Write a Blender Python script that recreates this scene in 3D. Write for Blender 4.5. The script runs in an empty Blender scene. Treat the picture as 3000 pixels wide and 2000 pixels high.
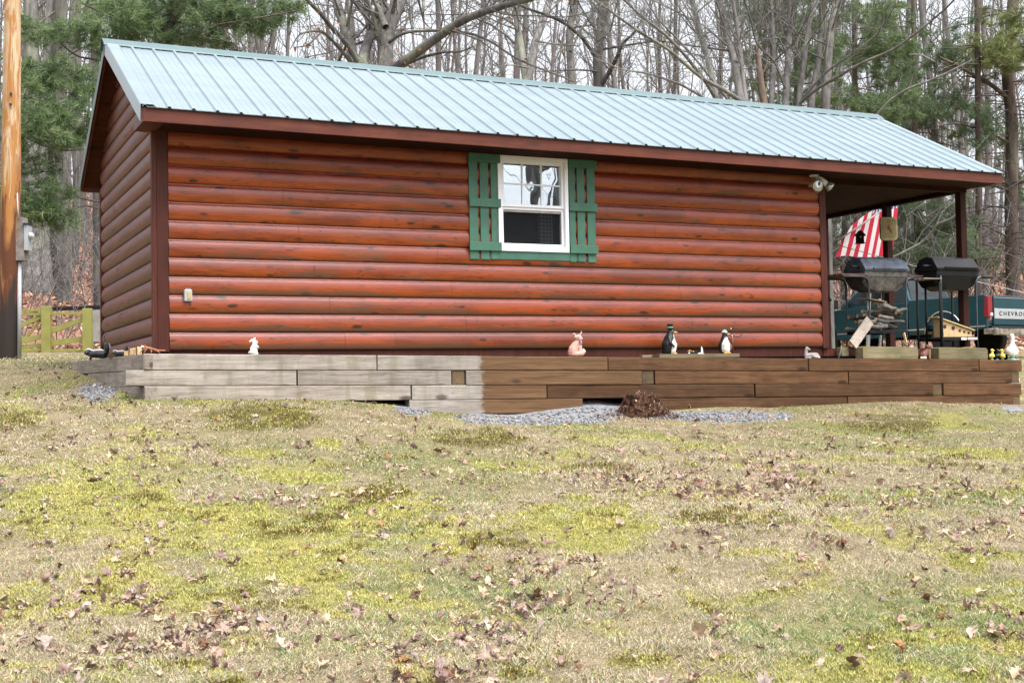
import bpy, math, random
import numpy as np
from mathutils import Vector, Matrix
random.seed(7); rng = np.random.default_rng(7)
PI = math.pi
scene = bpy.context.scene

# ------------------------------------------------------------ camera
F = 3779.6
CAM = np.array([-2.230, -12.906, -0.421])
RT = np.array([[0.9051488601, -0.4246616917, -0.0191830283],
               [-0.0022675379, 0.0403025141, -0.9991849507],
               [0.4250886958, 0.9044546174, 0.0355168382]])   # rows: right, down, forward
cd = bpy.data.cameras.new('camera'); cam = bpy.data.objects.new('camera', cd)
scene.collection.objects.link(cam)
m = Matrix.Identity(4)
for r in range(3):
    m[r][0] = RT[0][r]; m[r][1] = -RT[1][r]; m[r][2] = -RT[2][r]; m[r][3] = CAM[r]
cam.matrix_world = m
cd.sensor_width = 36; cd.lens = F / 3000 * 36; cd.clip_end = 2000; cd.clip_start = 0.05
scene.camera = cam

def ray(x, y):
    return RT.T @ np.array([(x - 1500) / F, (y - 1000) / F, 1.0])
def atY(x, y, Y):
    d = ray(x, y); return CAM + d * (Y - CAM[1]) / d[1]
def atX(x, y, X):
    d = ray(x, y); return CAM + d * (X - CAM[0]) / d[0]
def atD(x, y, D):
    return CAM + ray(x, y) * D

# ------------------------------------------------------------ world, sun, exposure
world = bpy.data.worlds.new('World'); scene.world = world; world.use_nodes = True
nt = world.node_tree; nt.nodes.clear()
SUN_EL, SUN_AZ = math.radians(62), math.radians(160)
sky = nt.nodes.new('ShaderNodeTexSky'); sky.sky_type = 'NISHITA'; sky.sun_disc = False
sky.sun_elevation = SUN_EL; sky.sun_rotation = SUN_AZ
sky.air_density = 1.0; sky.dust_density = 4.0; sky.ozone_density = 1.0
hsv = nt.nodes.new('ShaderNodeHueSaturation'); hsv.inputs['Saturation'].default_value = 0.22
bg = nt.nodes.new('ShaderNodeBackground'); bg.inputs['Strength'].default_value = 0.15
wo = nt.nodes.new('ShaderNodeOutputWorld')
# overcast sky: brighter overhead than near the horizon
tc = nt.nodes.new('ShaderNodeTexCoord'); sx = nt.nodes.new('ShaderNodeSeparateXYZ'); mr_ = nt.nodes.new('ShaderNodeMapRange')
mr_.inputs[1].default_value = 0; mr_.inputs[2].default_value = 1; mr_.inputs[3].default_value = .72; mr_.inputs[4].default_value = 2.6
vm = nt.nodes.new('ShaderNodeVectorMath'); vm.operation = 'SCALE'
nt.links.new(tc.outputs['Generated'], sx.inputs[0]); nt.links.new(sx.outputs[2], mr_.inputs[0]); nt.links.new(mr_.outputs[0], vm.inputs['Scale'])
nt.links.new(sky.outputs[0], hsv.inputs['Color']); nt.links.new(hsv.outputs[0], vm.inputs[0]); nt.links.new(vm.outputs[0], bg.inputs['Color'])
nt.links.new(bg.outputs[0], wo.inputs['Surface'])
sd = bpy.data.lights.new('sun', 'SUN'); sd.energy = 0.5; sd.angle = math.radians(14); sd.color = (1, .96, .9)
sun = bpy.data.objects.new('sun', sd); scene.collection.objects.link(sun)
sdir = Vector((math.sin(SUN_AZ) * math.cos(SUN_EL), math.cos(SUN_AZ) * math.cos(SUN_EL), math.sin(SUN_EL)))
sun.rotation_euler = sdir.to_track_quat('Z', 'Y').to_euler()
scene.view_settings.view_transform = 'Standard'; scene.view_settings.look = 'None'
scene.view_settings.gamma = 1; scene.view_settings.exposure = 0.92
scene.render.engine = 'CYCLES'
scene.cycles.max_bounces = 6; scene.cycles.diffuse_bounces = 3; scene.cycles.glossy_bounces = 3
scene.cycles.transparent_max_bounces = 8

# ------------------------------------------------------------ materials
class N:
    def __init__(s, name):
        s.m = bpy.data.materials.new(name); s.m.use_nodes = True
        s.t = s.m.node_tree; s.b = s.t.nodes['Principled BSDF']; s._tc = None
    def new(s, typ, **k):
        n = s.t.nodes.new('ShaderNode' + typ)
        for a, v in k.items(): setattr(n, a, v)
        return n
    def ln(s, a, b): s.t.links.new(a, b)
    def co(s, scale=(1, 1, 1), loc=(0, 0, 0), src='Object', rot=(0, 0, 0)):
        if s._tc is None: s._tc = s.new('TexCoord')
        mp = s.new('Mapping'); mp.inputs['Scale'].default_value = scale; mp.inputs['Location'].default_value = loc
        mp.inputs['Rotation'].default_value = rot
        s.ln(s._tc.outputs[src], mp.inputs[0]); return mp.outputs[0]
    def noise(s, vec, scale=1, detail=4, rough=.55, dist=0):
        n = s.new('TexNoise'); n.inputs['Scale'].default_value = scale; n.inputs['Detail'].default_value = detail
        n.inputs['Roughness'].default_value = rough; n.inputs['Distortion'].default_value = dist
        s.ln(vec, n.inputs['Vector']); return n.outputs['Fac']
    def vor(s, vec, scale=1, feature='F1', out='Distance'):
        n = s.new('TexVoronoi', feature=feature); n.inputs['Scale'].default_value = scale
        s.ln(vec, n.inputs['Vector']); return n.outputs[out]
    def ramp(s, fac, stops):
        n = s.new('ValToRGB'); e = n.color_ramp.elements
        e[0].position = stops[0][0]; e[0].color = (*stops[0][1], 1)
        e[1].position = stops[-1][0]; e[1].color = (*stops[-1][1], 1)
        for p, c in stops[1:-1]:
            q = e.new(p); q.color = (*c, 1)
        s.ln(fac, n.inputs[0]); return n.outputs[0]
    def val(s, fac, a, b, c=0, d=1):
        n = s.new('MapRange'); n.inputs[1].default_value = a; n.inputs[2].default_value = b
        n.inputs[3].default_value = c; n.inputs[4].default_value = d; s.ln(fac, n.inputs[0]); return n.outputs[0]
    def mix(s, fac, a, b, mode='MIX'):
        n = s.new('Mix', data_type='RGBA', blend_type=mode)
        for v, i in ((fac, 0), (a, 6), (b, 7)):
            if isinstance(v, (int, float)): n.inputs[i].default_value = v
            elif isinstance(v, tuple): n.inputs[i].default_value = (*v, 1)
            else: s.ln(v, n.inputs[i])
        return n.outputs[2]
    def math(s, op, a, b=None):
        n = s.new('Math', operation=op)
        for v, i in ((a, 0), (b, 1)):
            if v is None: continue
            if isinstance(v, (int, float)): n.inputs[i].default_value = v
            else: s.ln(v, n.inputs[i])
        return n.outputs[0]
    def sep(s, vec):
        n = s.new('SeparateXYZ'); s.ln(vec, n.inputs[0]); return n.outputs
    def comb(s, x, y, z):
        n = s.new('CombineXYZ')
        for v, i in ((x, 0), (y, 1), (z, 2)):
            if isinstance(v, (int, float)): n.inputs[i].default_value = v
            else: s.ln(v, n.inputs[i])
        return n.outputs[0]
    def bump(s, h, st=.3, d=.01):
        n = s.new('Bump'); n.inputs['Strength'].default_value = st; n.inputs['Distance'].default_value = d
        s.ln(h, n.inputs['Height']); s.ln(n.outputs[0], s.b.inputs['Normal'])
    def fin(s, col=None, rough=.6, metal=0, spec=.5):
        if col is not None:
            if isinstance(col, tuple): s.b.inputs['Base Color'].default_value = (*col, 1)
            else: s.ln(col, s.b.inputs['Base Color'])
        if isinstance(rough, (int, float)): s.b.inputs['Roughness'].default_value = rough
        else: s.ln(rough, s.b.inputs['Roughness'])
        s.b.inputs['Metallic'].default_value = metal
        s.b.inputs['Specular IOR Level'].default_value = spec
        return s.m

def simple(name, col, rough=.6, metal=0, var=.18, sc=8, bump=.1, spec=.5):
    n = N(name); f = n.noise(n.co((sc, sc, sc)), 1, 5)
    lo = tuple(c * (1 - var * 1.6) for c in col); hi = tuple(min(1, c * (1 + var)) for c in col)
    c = n.ramp(f, [(.3, lo), (.7, hi)])
    if bump: n.bump(n.noise(n.co((sc * 6,) * 3), 1, 3), bump, .004)
    return n.fin(c, rough, metal, spec)

def attr_mat(name, rough=.9, spec=.2, trans=0, noise=.25, nsc=30):
    """colour comes from the mesh's own 'Col' attribute (real colour of each leaf or blade)"""
    n = N(name); a = n.new('Attribute', attribute_name='Col')
    f = n.noise(n.co((nsc,) * 3), 1, 3)
    c = n.mix(1.0, a.outputs['Color'], n.ramp(f, [(.3, (1 - noise,) * 3), (.7, (1 + noise * .4,) * 3)]), 'MULTIPLY')
    n.fin(c, rough, 0, spec)
    if trans:
        t = n.new('BsdfTranslucent'); n.ln(c, t.inputs['Color'])
        ms = n.new('MixShader'); ms.inputs[0].default_value = trans
        out = [x for x in n.t.nodes if x.type == 'OUTPUT_MATERIAL'][0]
        n.ln(n.b.outputs[0], ms.inputs[1]); n.ln(t.outputs[0], ms.inputs[2]); n.ln(ms.outputs[0], out.inputs['Surface'])
    return n.m

LOGH = .184
def log_mat(name, axis, top, low, knotc, stain, stain_amt):
    n = N(name)
    o = n.sep(n.co())
    along = o[0] if axis == 'x' else o[1]; z = o[2]
    row = n.math('FLOOR', n.math('DIVIDE', z, LOGH))
    fz = n.math('FRACT', n.math('DIVIDE', z, LOGH))
    seam = n.new('TexWhiteNoise', noise_dimensions='2D')
    seg = n.math('FLOOR', n.math('DIVIDE', n.math('ADD', along, n.math('MULTIPLY', row, 1.37)), 2.44))
    n.ln(n.comb(row, seg, 0), seam.inputs['Vector'])
    gr = n.noise(n.comb(n.math('MULTIPLY', along, 2.2), n.math('MULTIPLY', row, 7.3), n.math('MULTIPLY', z, 55)), 1, 5, .6, .6)
    fine = n.noise(n.comb(n.math('MULTIPLY', along, 9), n.math('MULTIPLY', row, 3.3), n.math('MULTIPLY', z, 240)), 1, 4, .6)
    base = n.mix(n.val(fz, .15, .85), low, top)  # sky sheen gradient painted in: darker red upper half, orange lower half
    c = n.mix(n.math('MULTIPLY', n.val(gr, .35, .75), .6), base, tuple(x * .62 for x in top))
    c = n.mix(n.math('MULTIPLY', n.val(fine, .4, .8), .35), c, tuple(x * .45 for x in top))
    tint = n.ramp(seam.outputs['Value'], [(0, (.82, .80, .80)), (.5, (1, 1, 1)), (1, (1.12, 1.04, .98))])
    c = n.mix(1, c, tint, 'MULTIPLY')
    lfv = n.noise(n.comb(n.math('MULTIPLY', along, 1.6), n.math('MULTIPLY', row, 6.1), n.math('MULTIPLY', z, 6)), 1, 4, .6, .8)
    c = n.mix(1, c, n.ramp(lfv, [(.32, (.62, .56, .60)), (.55, (1, 1, 1)), (.75, (1.16, 1.12, 1))]), 'MULTIPLY')
    w0 = n.noise(n.comb(n.math('MULTIPLY', along, 1.9), n.math('MULTIPLY', row, 2.7), 4), 1, 2, .5)
    kv = n.comb(n.math('MULTIPLY', along, 2.3), n.math('MULTIPLY', row, 5.1), n.math('MULTIPLY', z, 9))
    kd = n.vor(n.comb(n.math('ADD', n.math('MULTIPLY', along, 2.9), n.math('MULTIPLY', n.noise(kv, 3, 2), .35)), n.math('MULTIPLY', row, 5.1), n.math('MULTIPLY', z, 8.5)), 1)
    kn = n.val(n.math('ADD', n.math('ADD', kd, n.math('MULTIPLY', fine, .14)), n.math('MULTIPLY', w0, .35)), .35, .43, 1, 0)
    c = n.mix(n.math('MULTIPLY', kn, .92), c, knotc)
    # short dark streaks around knots
    st = n.noise(n.comb(n.math('MULTIPLY', along, 6.5), n.math('MULTIPLY', row, 9.1), n.math('MULTIPLY', z, 30)), 1, 3, .5, 1.5)
    c = n.mix(n.math('MULTIPLY', n.val(st, .60, .70), .7), c, knotc)
    # weathered, worn patches towards each log's lower lip, heavier on the lowest logs
    w = n.noise(n.comb(n.math('MULTIPLY', along, 1.1), n.math('MULTIPLY', row, 3.7), n.math('MULTIPLY', z, 9)), 1, 6, .62, .4)
    lip = n.val(fz, .05, .5, 1, 0)
    lowz = n.val(z, .1, 1.3, 1, .25)
    wm = n.val(n.math('ADD', w, n.math('MULTIPLY', n.math('MULTIPLY', lip, lowz), stain_amt)), .62, .72)
    c = n.mix(n.math('MULTIPLY', wm, .72), c, stain)
    n.bump(n.math('ADD', gr, n.math('MULTIPLY', fine, .5)), .22, .004)
    n.b.inputs['Coat Weight'].default_value = .18 if axis == 'x' else 0; n.b.inputs['Coat Roughness'].default_value = .28
    return n.fin(c, n.val(wm, 0, 1, .42, .7), 0, .4 if axis == 'x' else .22)
M = {}
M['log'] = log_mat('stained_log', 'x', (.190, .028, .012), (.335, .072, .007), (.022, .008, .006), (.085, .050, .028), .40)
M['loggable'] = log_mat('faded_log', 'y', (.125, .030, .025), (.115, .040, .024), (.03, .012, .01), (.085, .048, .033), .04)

def wood_mat(name, axis, cols, rough=.75, knot=(.05, .04, .03), gsc=1.0, bump=.35, stainx=None, green=0):
    """axis: along-grain axis index"""
    n = N(name); sc = [26 * gsc] * 3; sc[axis] = 1.3 * gsc
    v = n.co(tuple(sc))
    oi = n.new('ObjectInfo')
    ad = n.new('VectorMath', operation='ADD'); n.ln(v, ad.inputs[0])
    n.ln(n.comb(n.math('MULTIPLY', oi.outputs['Random'], 40), n.math('MULTIPLY', oi.outputs['Random'], 91), 0), ad.inputs[1])
    v = ad.outputs[0]
    g = n.noise(v, 1, 6, .65, 1.2)
    g2 = n.noise(v, .32, 4, .5, 2.2)
    rings = n.math('ABSOLUTE', n.math('SINE', n.math('MULTIPLY', g2, 34)))
    c = n.ramp(g, [(.25, cols[0]), (.5, cols[1]), (.75, cols[2])])
    c = n.mix(n.math('MULTIPLY', n.val(rings, 0, .28, 1, 0), .45), c, tuple(x * .55 for x in cols[0]))
    ksc = [4.5 * gsc] * 3; ksc[axis] = 1.7 * gsc
    kd = n.vor(n.co(tuple(ksc), loc=(3, 1, 2)), 1)
    c = n.mix(n.val(kd, .08, .16, .8, 0), c, knot)
    if green:
        gsc_ = [1.2, 1.2, 1.2]; gsc_[axis] = 3.6
        gm = n.noise(n.co((5, 5, .9), loc=(5, 5, 5)), 1, 4, .6)
        c = n.mix(n.math('MULTIPLY', n.val(gm, .50, .68), green), c, (.14, .145, .06))
    c = n.mix(1, c, n.ramp(oi.outputs['Random'], [(0, (.74, .72, .70)), (.5, (1, 1, 1)), (1, (1.14, 1.10, 1.05))]), 'MULTIPLY')
    bl = n.noise(n.co((2.2, 2.2, 2.2), loc=(9, 2, 4)), 1, 4, .6); c = n.mix(1, c, n.ramp(bl, [(.3, (.70, .68, .66)), (.6, (1.08, 1.06, 1.05))]), 'MULTIPLY')
    n.bump(n.math('ADD', g, n.math('MULTIPLY', rings, .3)), bump, .004)
    return n, c

n, c = wood_mat('grey_timber', 0, [(.155, .132, .112), (.30, .272, .245), (.41, .38, .35)], green=.6); M['greytimber'] = n.fin(c, .85, 0, .2)
n, c = wood_mat('grey_timber_side', 1, [(.17, .14, .12), (.33, .295, .265), (.45, .41, .37)]); M['greytimbery'] = n.fin(c, .85, 0, .2)
n, c = wood_mat('brown_timber', 0, [(.045, .021, .010), (.098, .050, .024), (.155, .086, .042)], knot=(.025, .013, .008)); M['browntimber'] = n.fin(c, .75, 0, .2)
n, c = wood_mat('endgrain', 1, [(.05, .032, .015), (.10, .066, .03), (.15, .10, .05)]); M['endgrain'] = n.fin(c, .8)
n, c = wood_mat('half_stained', 0, [(.155, .132, .112), (.30, .272, .245), (.41, .38, .35)], green=.4)
o = n.sep(n.co()); e = n.noise(n.co((7, 7, 16)), 1, 5, .65)
edge = n.val(n.math('ADD', o[0], n.math('MULTIPLY', e, .22)), 3.40, 3.44)
gg = n.noise(n.co((1.3, 26, 26)), 1, 6, .65, 1.2)
bc = n.ramp(gg, [(.25, (.065, .032, .014)), (.5, (.125, .066, .029)), (.75, (.185, .105, .048))])
bc = n.mix(n.val(n.vor(n.co((1.7, 4.5, 4.5), loc=(3, 1, 2)), 1), .08, .16, .8, 0), bc, (.03, .015, .008))
M['halftimber'] = n.fin(n.mix(edge, c, bc), .7, 0, .3)
n, c = wood_mat('mossy_block', 0, [(.10, .085, .05), (.19, .165, .105), (.27, .24, .165)], green=.7); M['block'] = n.fin(c, .9, 0, .2)
n, c = wood_mat('trim_board', 2, [(.045, .013, .009), (.070, .019, .013), (.098, .029, .019)], knot=(.03, .012, .01), gsc=.8, bump=.15); M['trimz'] = n.fin(c, .6, 0, .2)
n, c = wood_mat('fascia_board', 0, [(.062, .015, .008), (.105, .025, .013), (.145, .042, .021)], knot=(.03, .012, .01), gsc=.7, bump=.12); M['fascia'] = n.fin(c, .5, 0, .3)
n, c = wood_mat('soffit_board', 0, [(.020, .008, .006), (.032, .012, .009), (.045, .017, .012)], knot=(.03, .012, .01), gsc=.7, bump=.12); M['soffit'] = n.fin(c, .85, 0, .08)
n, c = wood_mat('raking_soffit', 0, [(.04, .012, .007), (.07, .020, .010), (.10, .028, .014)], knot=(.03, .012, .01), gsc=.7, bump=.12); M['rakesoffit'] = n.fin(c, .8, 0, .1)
n, c = wood_mat('porch_post_wood', 2, [(.024, .009, .007), (.040, .014, .010), (.058, .022, .015)], bump=.15); M['post'] = n.fin(c, .7, 0, .15)
M['green'] = simple('green_paint', (.040, .128, .085), .55, sc=5, var=.15, bump=.25)
M['vinyl'] = simple('white_vinyl', (.80, .81, .86), .35, var=.02, bump=0)
M['lamp_white'] = simple('lamp_white', (.62, .62, .6), .4, var=.05, bump=0)
M['glass_lens'] = simple('glass_lens', (.45, .47, .45), .12, .6, var=.2, bump=0)
def roofmat():
    n = N('galvanised_roof')
    f = n.noise(n.co((.5, 3, 3)), 1, 4, .6)
    g = n.noise(n.co((60, 60, 60)), 1, 2)
    c = n.ramp(f, [(.3, (.225, .285, .315)), (.7, (.275, .345, .375))])
    n.bump(g, .03, .002)
    return n.fin(c, .33, .55, .5)
M['roof'] = roofmat()
M['ridge'] = simple('ridge_metal', (.075, .125, .13), .45, .1, var=.05, bump=0)
M['screw'] = simple('screw_head', (.22, .27, .28), .5, .3, var=.05, bump=0)
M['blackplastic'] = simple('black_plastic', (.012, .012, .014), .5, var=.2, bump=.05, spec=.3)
M['blackmetal'] = simple('black_enamel', (.007, .007, .009), .5, 0, var=.3, sc=12, bump=.1, spec=.25)
M['tube'] = simple('grey_tube', (.045, .055, .07), .4, .3, var=.2, bump=0)
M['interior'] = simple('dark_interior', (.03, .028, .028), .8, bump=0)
M['concrete'] = simple('concrete', (.30, .29, .27), .9, sc=5, var=.2, bump=.3)
M['stonegrey'] = simple('grey_plaster', (.30, .27, .26), .8, sc=20, var=.2, bump=.2)
M['white'] = simple('white_glaze', (.80, .79, .77), .35, sc=14, var=.06, bump=.05)
M['dirtywhite'] = simple('weathered_white', (.74, .70, .67), .5, sc=24, var=.22, bump=.15)
M['black'] = simple('black_glaze', (.010, .011, .014), .32, sc=18, var=.4, bump=.05)
M['terracotta'] = simple('faded_terracotta', (.60, .32, .27), .75, sc=20, var=.16, bump=.25)
M['terradark'] = simple('terracotta_hollow', (.17, .10, .12), .8, sc=20, bump=0)
M['mauve'] = simple('greyish_mauve', (.38, .30, .36), .7, sc=20, var=.25, bump=.1)
M['yellow'] = simple('yellow_paint', (.75, .58, .09), .5, sc=25, var=.12, bump=0)
M['orange'] = simple('orange_paint', (.75, .38, .06), .45, sc=25, var=.12, bump=0)
M['mint'] = simple('mint_paint', (.22, .50, .40), .5, sc=25, var=.15, bump=0)
M['foxred'] = simple('fox_red', (.20, .075, .055), .6, sc=60, var=.5, bump=.2)
M['foxtan'] = simple('fox_tan', (.30, .17, .08), .6, sc=60, var=.5, bump=.2)
M['twig'] = simple('orange_twig', (.33, .12, .06), .7, sc=30, var=.3, bump=.1)
M['bark'] = None
def bark(name, a, b, c_, lich=0, vs=1.0):
    n = N(name); v = n.co((9 * vs, 9 * vs, 1.6 * vs))
    g = n.noise(v, 1, 6, .65, .8)
    c = n.ramp(g, [(.3, a), (.5, b), (.72, c_)])
    if lich:
        l = n.noise(n.co((1.6, 1.6, 1.0), loc=(4, 4, 4)), 1, 5, .6)
        c = n.mix(n.math('MULTIPLY', n.val(l, .52, .66), lich), c, (.26, .29, .19))
    n.bump(g, .7, .03)
    return n.fin(c, .92, 0, .15)
M['bark'] = bark('grey_bark', (.055, .050, .048), (.115, .105, .10), (.19, .176, .168), .35)
M['barkdark'] = bark('dark_bark', (.040, .036, .034), (.075, .068, .064), (.13, .12, .112), .15)
M['barkpale'] = bark('pale_bark', (.075, .070, .066), (.175, .165, .158), (.29, .275, .265), .5)
M['barkfar'] = bark('far_bark', (.078, .072, .072), (.135, .124, .122), (.20, .187, .185), .2)
M['pinebark'] = bark('pine_bark', (.04, .03, .026), (.085, .064, .055), (.14, .11, .095), .2)
M['snag'] = bark('stripped_snag', (.12, .085, .065), (.21, .155, .12), (.30, .24, .195), 0)
M['needles'] = attr_mat('pine_needles', .6, .3, .25, .15, 3)
M['leaf'] = attr_mat('dead_leaf', .8, .25, .12, .25, 60)
M['grassblade'] = attr_mat('grass_blade', .85, .15, .2, .1, 20)
M['moss'] = attr_mat('moss_shoot', .9, .1, .15, .1, 20)
M['stone'] = attr_mat('gravel_stone', .8, .3, 0, .3, 80)
def polemat():
    n = N('weathered_pole'); o = n.sep(n.co())
    ns = n.noise(n.co((7, 7, 1.1)), 1, 6, .62, 1.6)
    fi = n.noise(n.co((40, 40, 2.5)), 1, 4, .6, .5)
    light = n.ramp(fi, [(.3, (.37, .235, .115)), (.7, (.53, .40, .26))])
    mask = n.math('ADD', ns, n.val(o[2], 3.4, .8, -.04, .30))   # creosote stain rising from the butt
    c = n.mix(n.val(mask, .40, .50), light, (.34, .145, .035))
    c = n.mix(n.val(n.noise(n.co((5, 5, 2.2), loc=(3, 3, 8)), 1, 5, .6, 1.2), .56, .64, 0, .6), c, (.22, .095, .035))
    c = n.mix(n.val(mask, .57, .70), c, (.095, .030, .010))
    c = n.mix(n.val(n.math('ADD', ns, n.val(o[2], 1.35, .35, 0, .5)), .66, .80), c, (.022, .014, .012))
    n.bump(fi, .3, .01)
    return n.fin(c, .6, 0, .4)
M['pole'] = polemat()
M['olive'] = simple('olive_paint', (.225, .215, .052), .65, sc=4, var=.12, bump=.15)
M['greywood'] = simple('grey_wood', (.20, .175, .16), .85, sc=10, var=.3, bump=.3)
M['conduit'] = simple('grey_conduit', (.33, .34, .36), .5, var=.06, bump=0)
n = N('truck_paint'); n.b.inputs['Coat Weight'].default_value = .35; n.b.inputs['Coat Roughness'].default_value = .06
M['truck'] = n.fin(n.ramp(n.noise(n.co((2, 2, 2)), 1, 3), [(.3, (.002, .036, .048)), (.7, (.003, .050, .064))]), .35, .2, .3)
n = N('truck_lower'); M['trucklow'] = n.fin((.010, .022, .032), .35, .3)
M['chrome'] = simple('chrome', (.62, .62, .62), .18, 1, var=.05, bump=0)
M['rustchrome'] = simple('dull_bumper', (.42, .38, .33), .35, .8, sc=6, var=.45, bump=.1)
M['redlens'] = simple('red_lens', (.22, .010, .018), .25, sc=3, var=.1, bump=0)
M['silver'] = simple('silver_band', (.40, .42, .44), .3, .3, var=.04, bump=0)
M['tyre'] = simple('tyre', (.012, .012, .013), .85, bump=.2)
n = N('tinted_glass'); M['tint'] = n.fin((.006, .010, .012), .08, 0, .45)
def flagmat():
    n = N('flag_cloth'); u = n.new('UVMap')
    s = n.sep(u.outputs[0])
    st = n.math('MODULO', n.math('FLOOR', n.math('MULTIPLY', s[1], 13)), 2)
    c = n.mix(st, (.58, .035, .07), (.74, .72, .74))
    can = n.math('MULTIPLY', n.math('LESS_THAN', s[0], .17), n.math('GREATER_THAN', s[1], 6 / 13))
    # stars: staggered dots
    gx = n.math('MULTIPLY', s[0], 4 / .17); gy = n.math('MULTIPLY', n.math('SUBTRACT', s[1], 6 / 13), 9 / (7 / 13))
    fx = n.math('SUBTRACT', n.math('FRACT', gx), .5); fy = n.math('SUBTRACT', n.math('FRACT', gy), .5)
    d = n.math('SQRT', n.math('ADD', n.math('MULTIPLY', fx, fx), n.math('MULTIPLY', fy, fy)))
    c2 = n.mix(n.math('LESS_THAN', d, .33), (.018, .035, .19), (.74, .74, .76))
    c = n.mix(can, c, c2)
    m_ = n.fin(c, .8, 0, .1)
    t = n.new('BsdfTranslucent'); n.ln(c, t.inputs['Color']); ms = n.new('MixShader'); ms.inputs[0].default_value = .45
    out = [x for x in n.t.nodes if x.type == 'OUTPUT_MATERIAL'][0]
    n.ln(n.b.outputs[0], ms.inputs[1]); n.ln(t.outputs[0], ms.inputs[2]); n.ln(ms.outputs[0], out.inputs['Surface'])
    return m_
M['flag'] = flagmat()
def glassmat():
    n = N('window_glass'); gl = n.new('BsdfGlossy'); gl.inputs['Roughness'].default_value = .01
    gl.inputs['Color'].default_value = (.86, .93, 1, 1)
    tr = n.new('BsdfTransparent'); ms = n.new('MixShader'); ms.inputs[0].default_value = .42
    out = [x for x in n.t.nodes if x.type == 'OUTPUT_MATERIAL'][0]
    n.bump(n.noise(n.co((3, 3, 3)), 1, 1), .10, .02)
    bn = [x for x in n.t.nodes if x.type == 'BUMP'][0]; n.ln(bn.outputs[0], gl.inputs['Normal'])
    n.ln(tr.outputs[0], ms.inputs[1]); n.ln(gl.outputs[0], ms.inputs[2]); n.ln(ms.outputs[0], out.inputs['Surface'])
    return n.m
M['glass'] = glassmat()
def screenmat():
    n = N('insect_screen'); d = n.new('BsdfDiffuse'); d.inputs['Color'].default_value = (.03, .032, .036, 1)
    tr = n.new('BsdfTransparent'); ms = n.new('MixShader'); ms.inputs[0].default_value = .35
    out = [x for x in n.t.nodes if x.type == 'OUTPUT_MATERIAL'][0]
    n.ln(tr.outputs[0], ms.inputs[1]); n.ln(d.outputs[0], ms.inputs[2]); n.ln(ms.outputs[0], out.inputs['Surface'])
    return n.m
M['screen'] = screenmat()
def plaid():
    n = N('plaid_curtain'); o = n.sep(n.co((24, 24, 24)))
    a = n.math('LESS_THAN', n.math('FRACT', o[0]), .3); b = n.math('LESS_THAN', n.math('FRACT', o[2]), .3)
    c = n.mix(n.math('MULTIPLY', n.math('ADD', a, b), .5), (.05, .08, .09), (.35, .35, .30))
    return n.fin(c, .9)
M['plaid'] = plaid()
M['paintgold'] = simple('aged_cream_dial', (.36, .28, .12), .5, sc=12, var=.2, bump=0)
M['goldrim'] = simple('cream_rim', (.50, .42, .21), .45, sc=12, var=.15, bump=0)
M['birdred'] = simple('bird_red', (.25, .05, .03), .6, bump=0)
M['pinewood'] = simple('new_pine', (.56, .38, .20), .7, sc=12, var=.12, bump=.1)
M['rope'] = simple('pale_rope', (.45, .43, .40), .8, bump=0)
M['oxblood'] = simple('oxblood_plank', (.16, .06, .045), .6, sc=10, var=.3, bump=.2)
M['grillgrey'] = simple('weathered_castmetal', (.115, .105, .10), .55, .3, sc=14, var=.45, bump=.3)
M['grilllid'] = simple('faded_lid', (.075, .09, .12), .42, .3, sc=8, var=.4, bump=.15)

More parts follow.
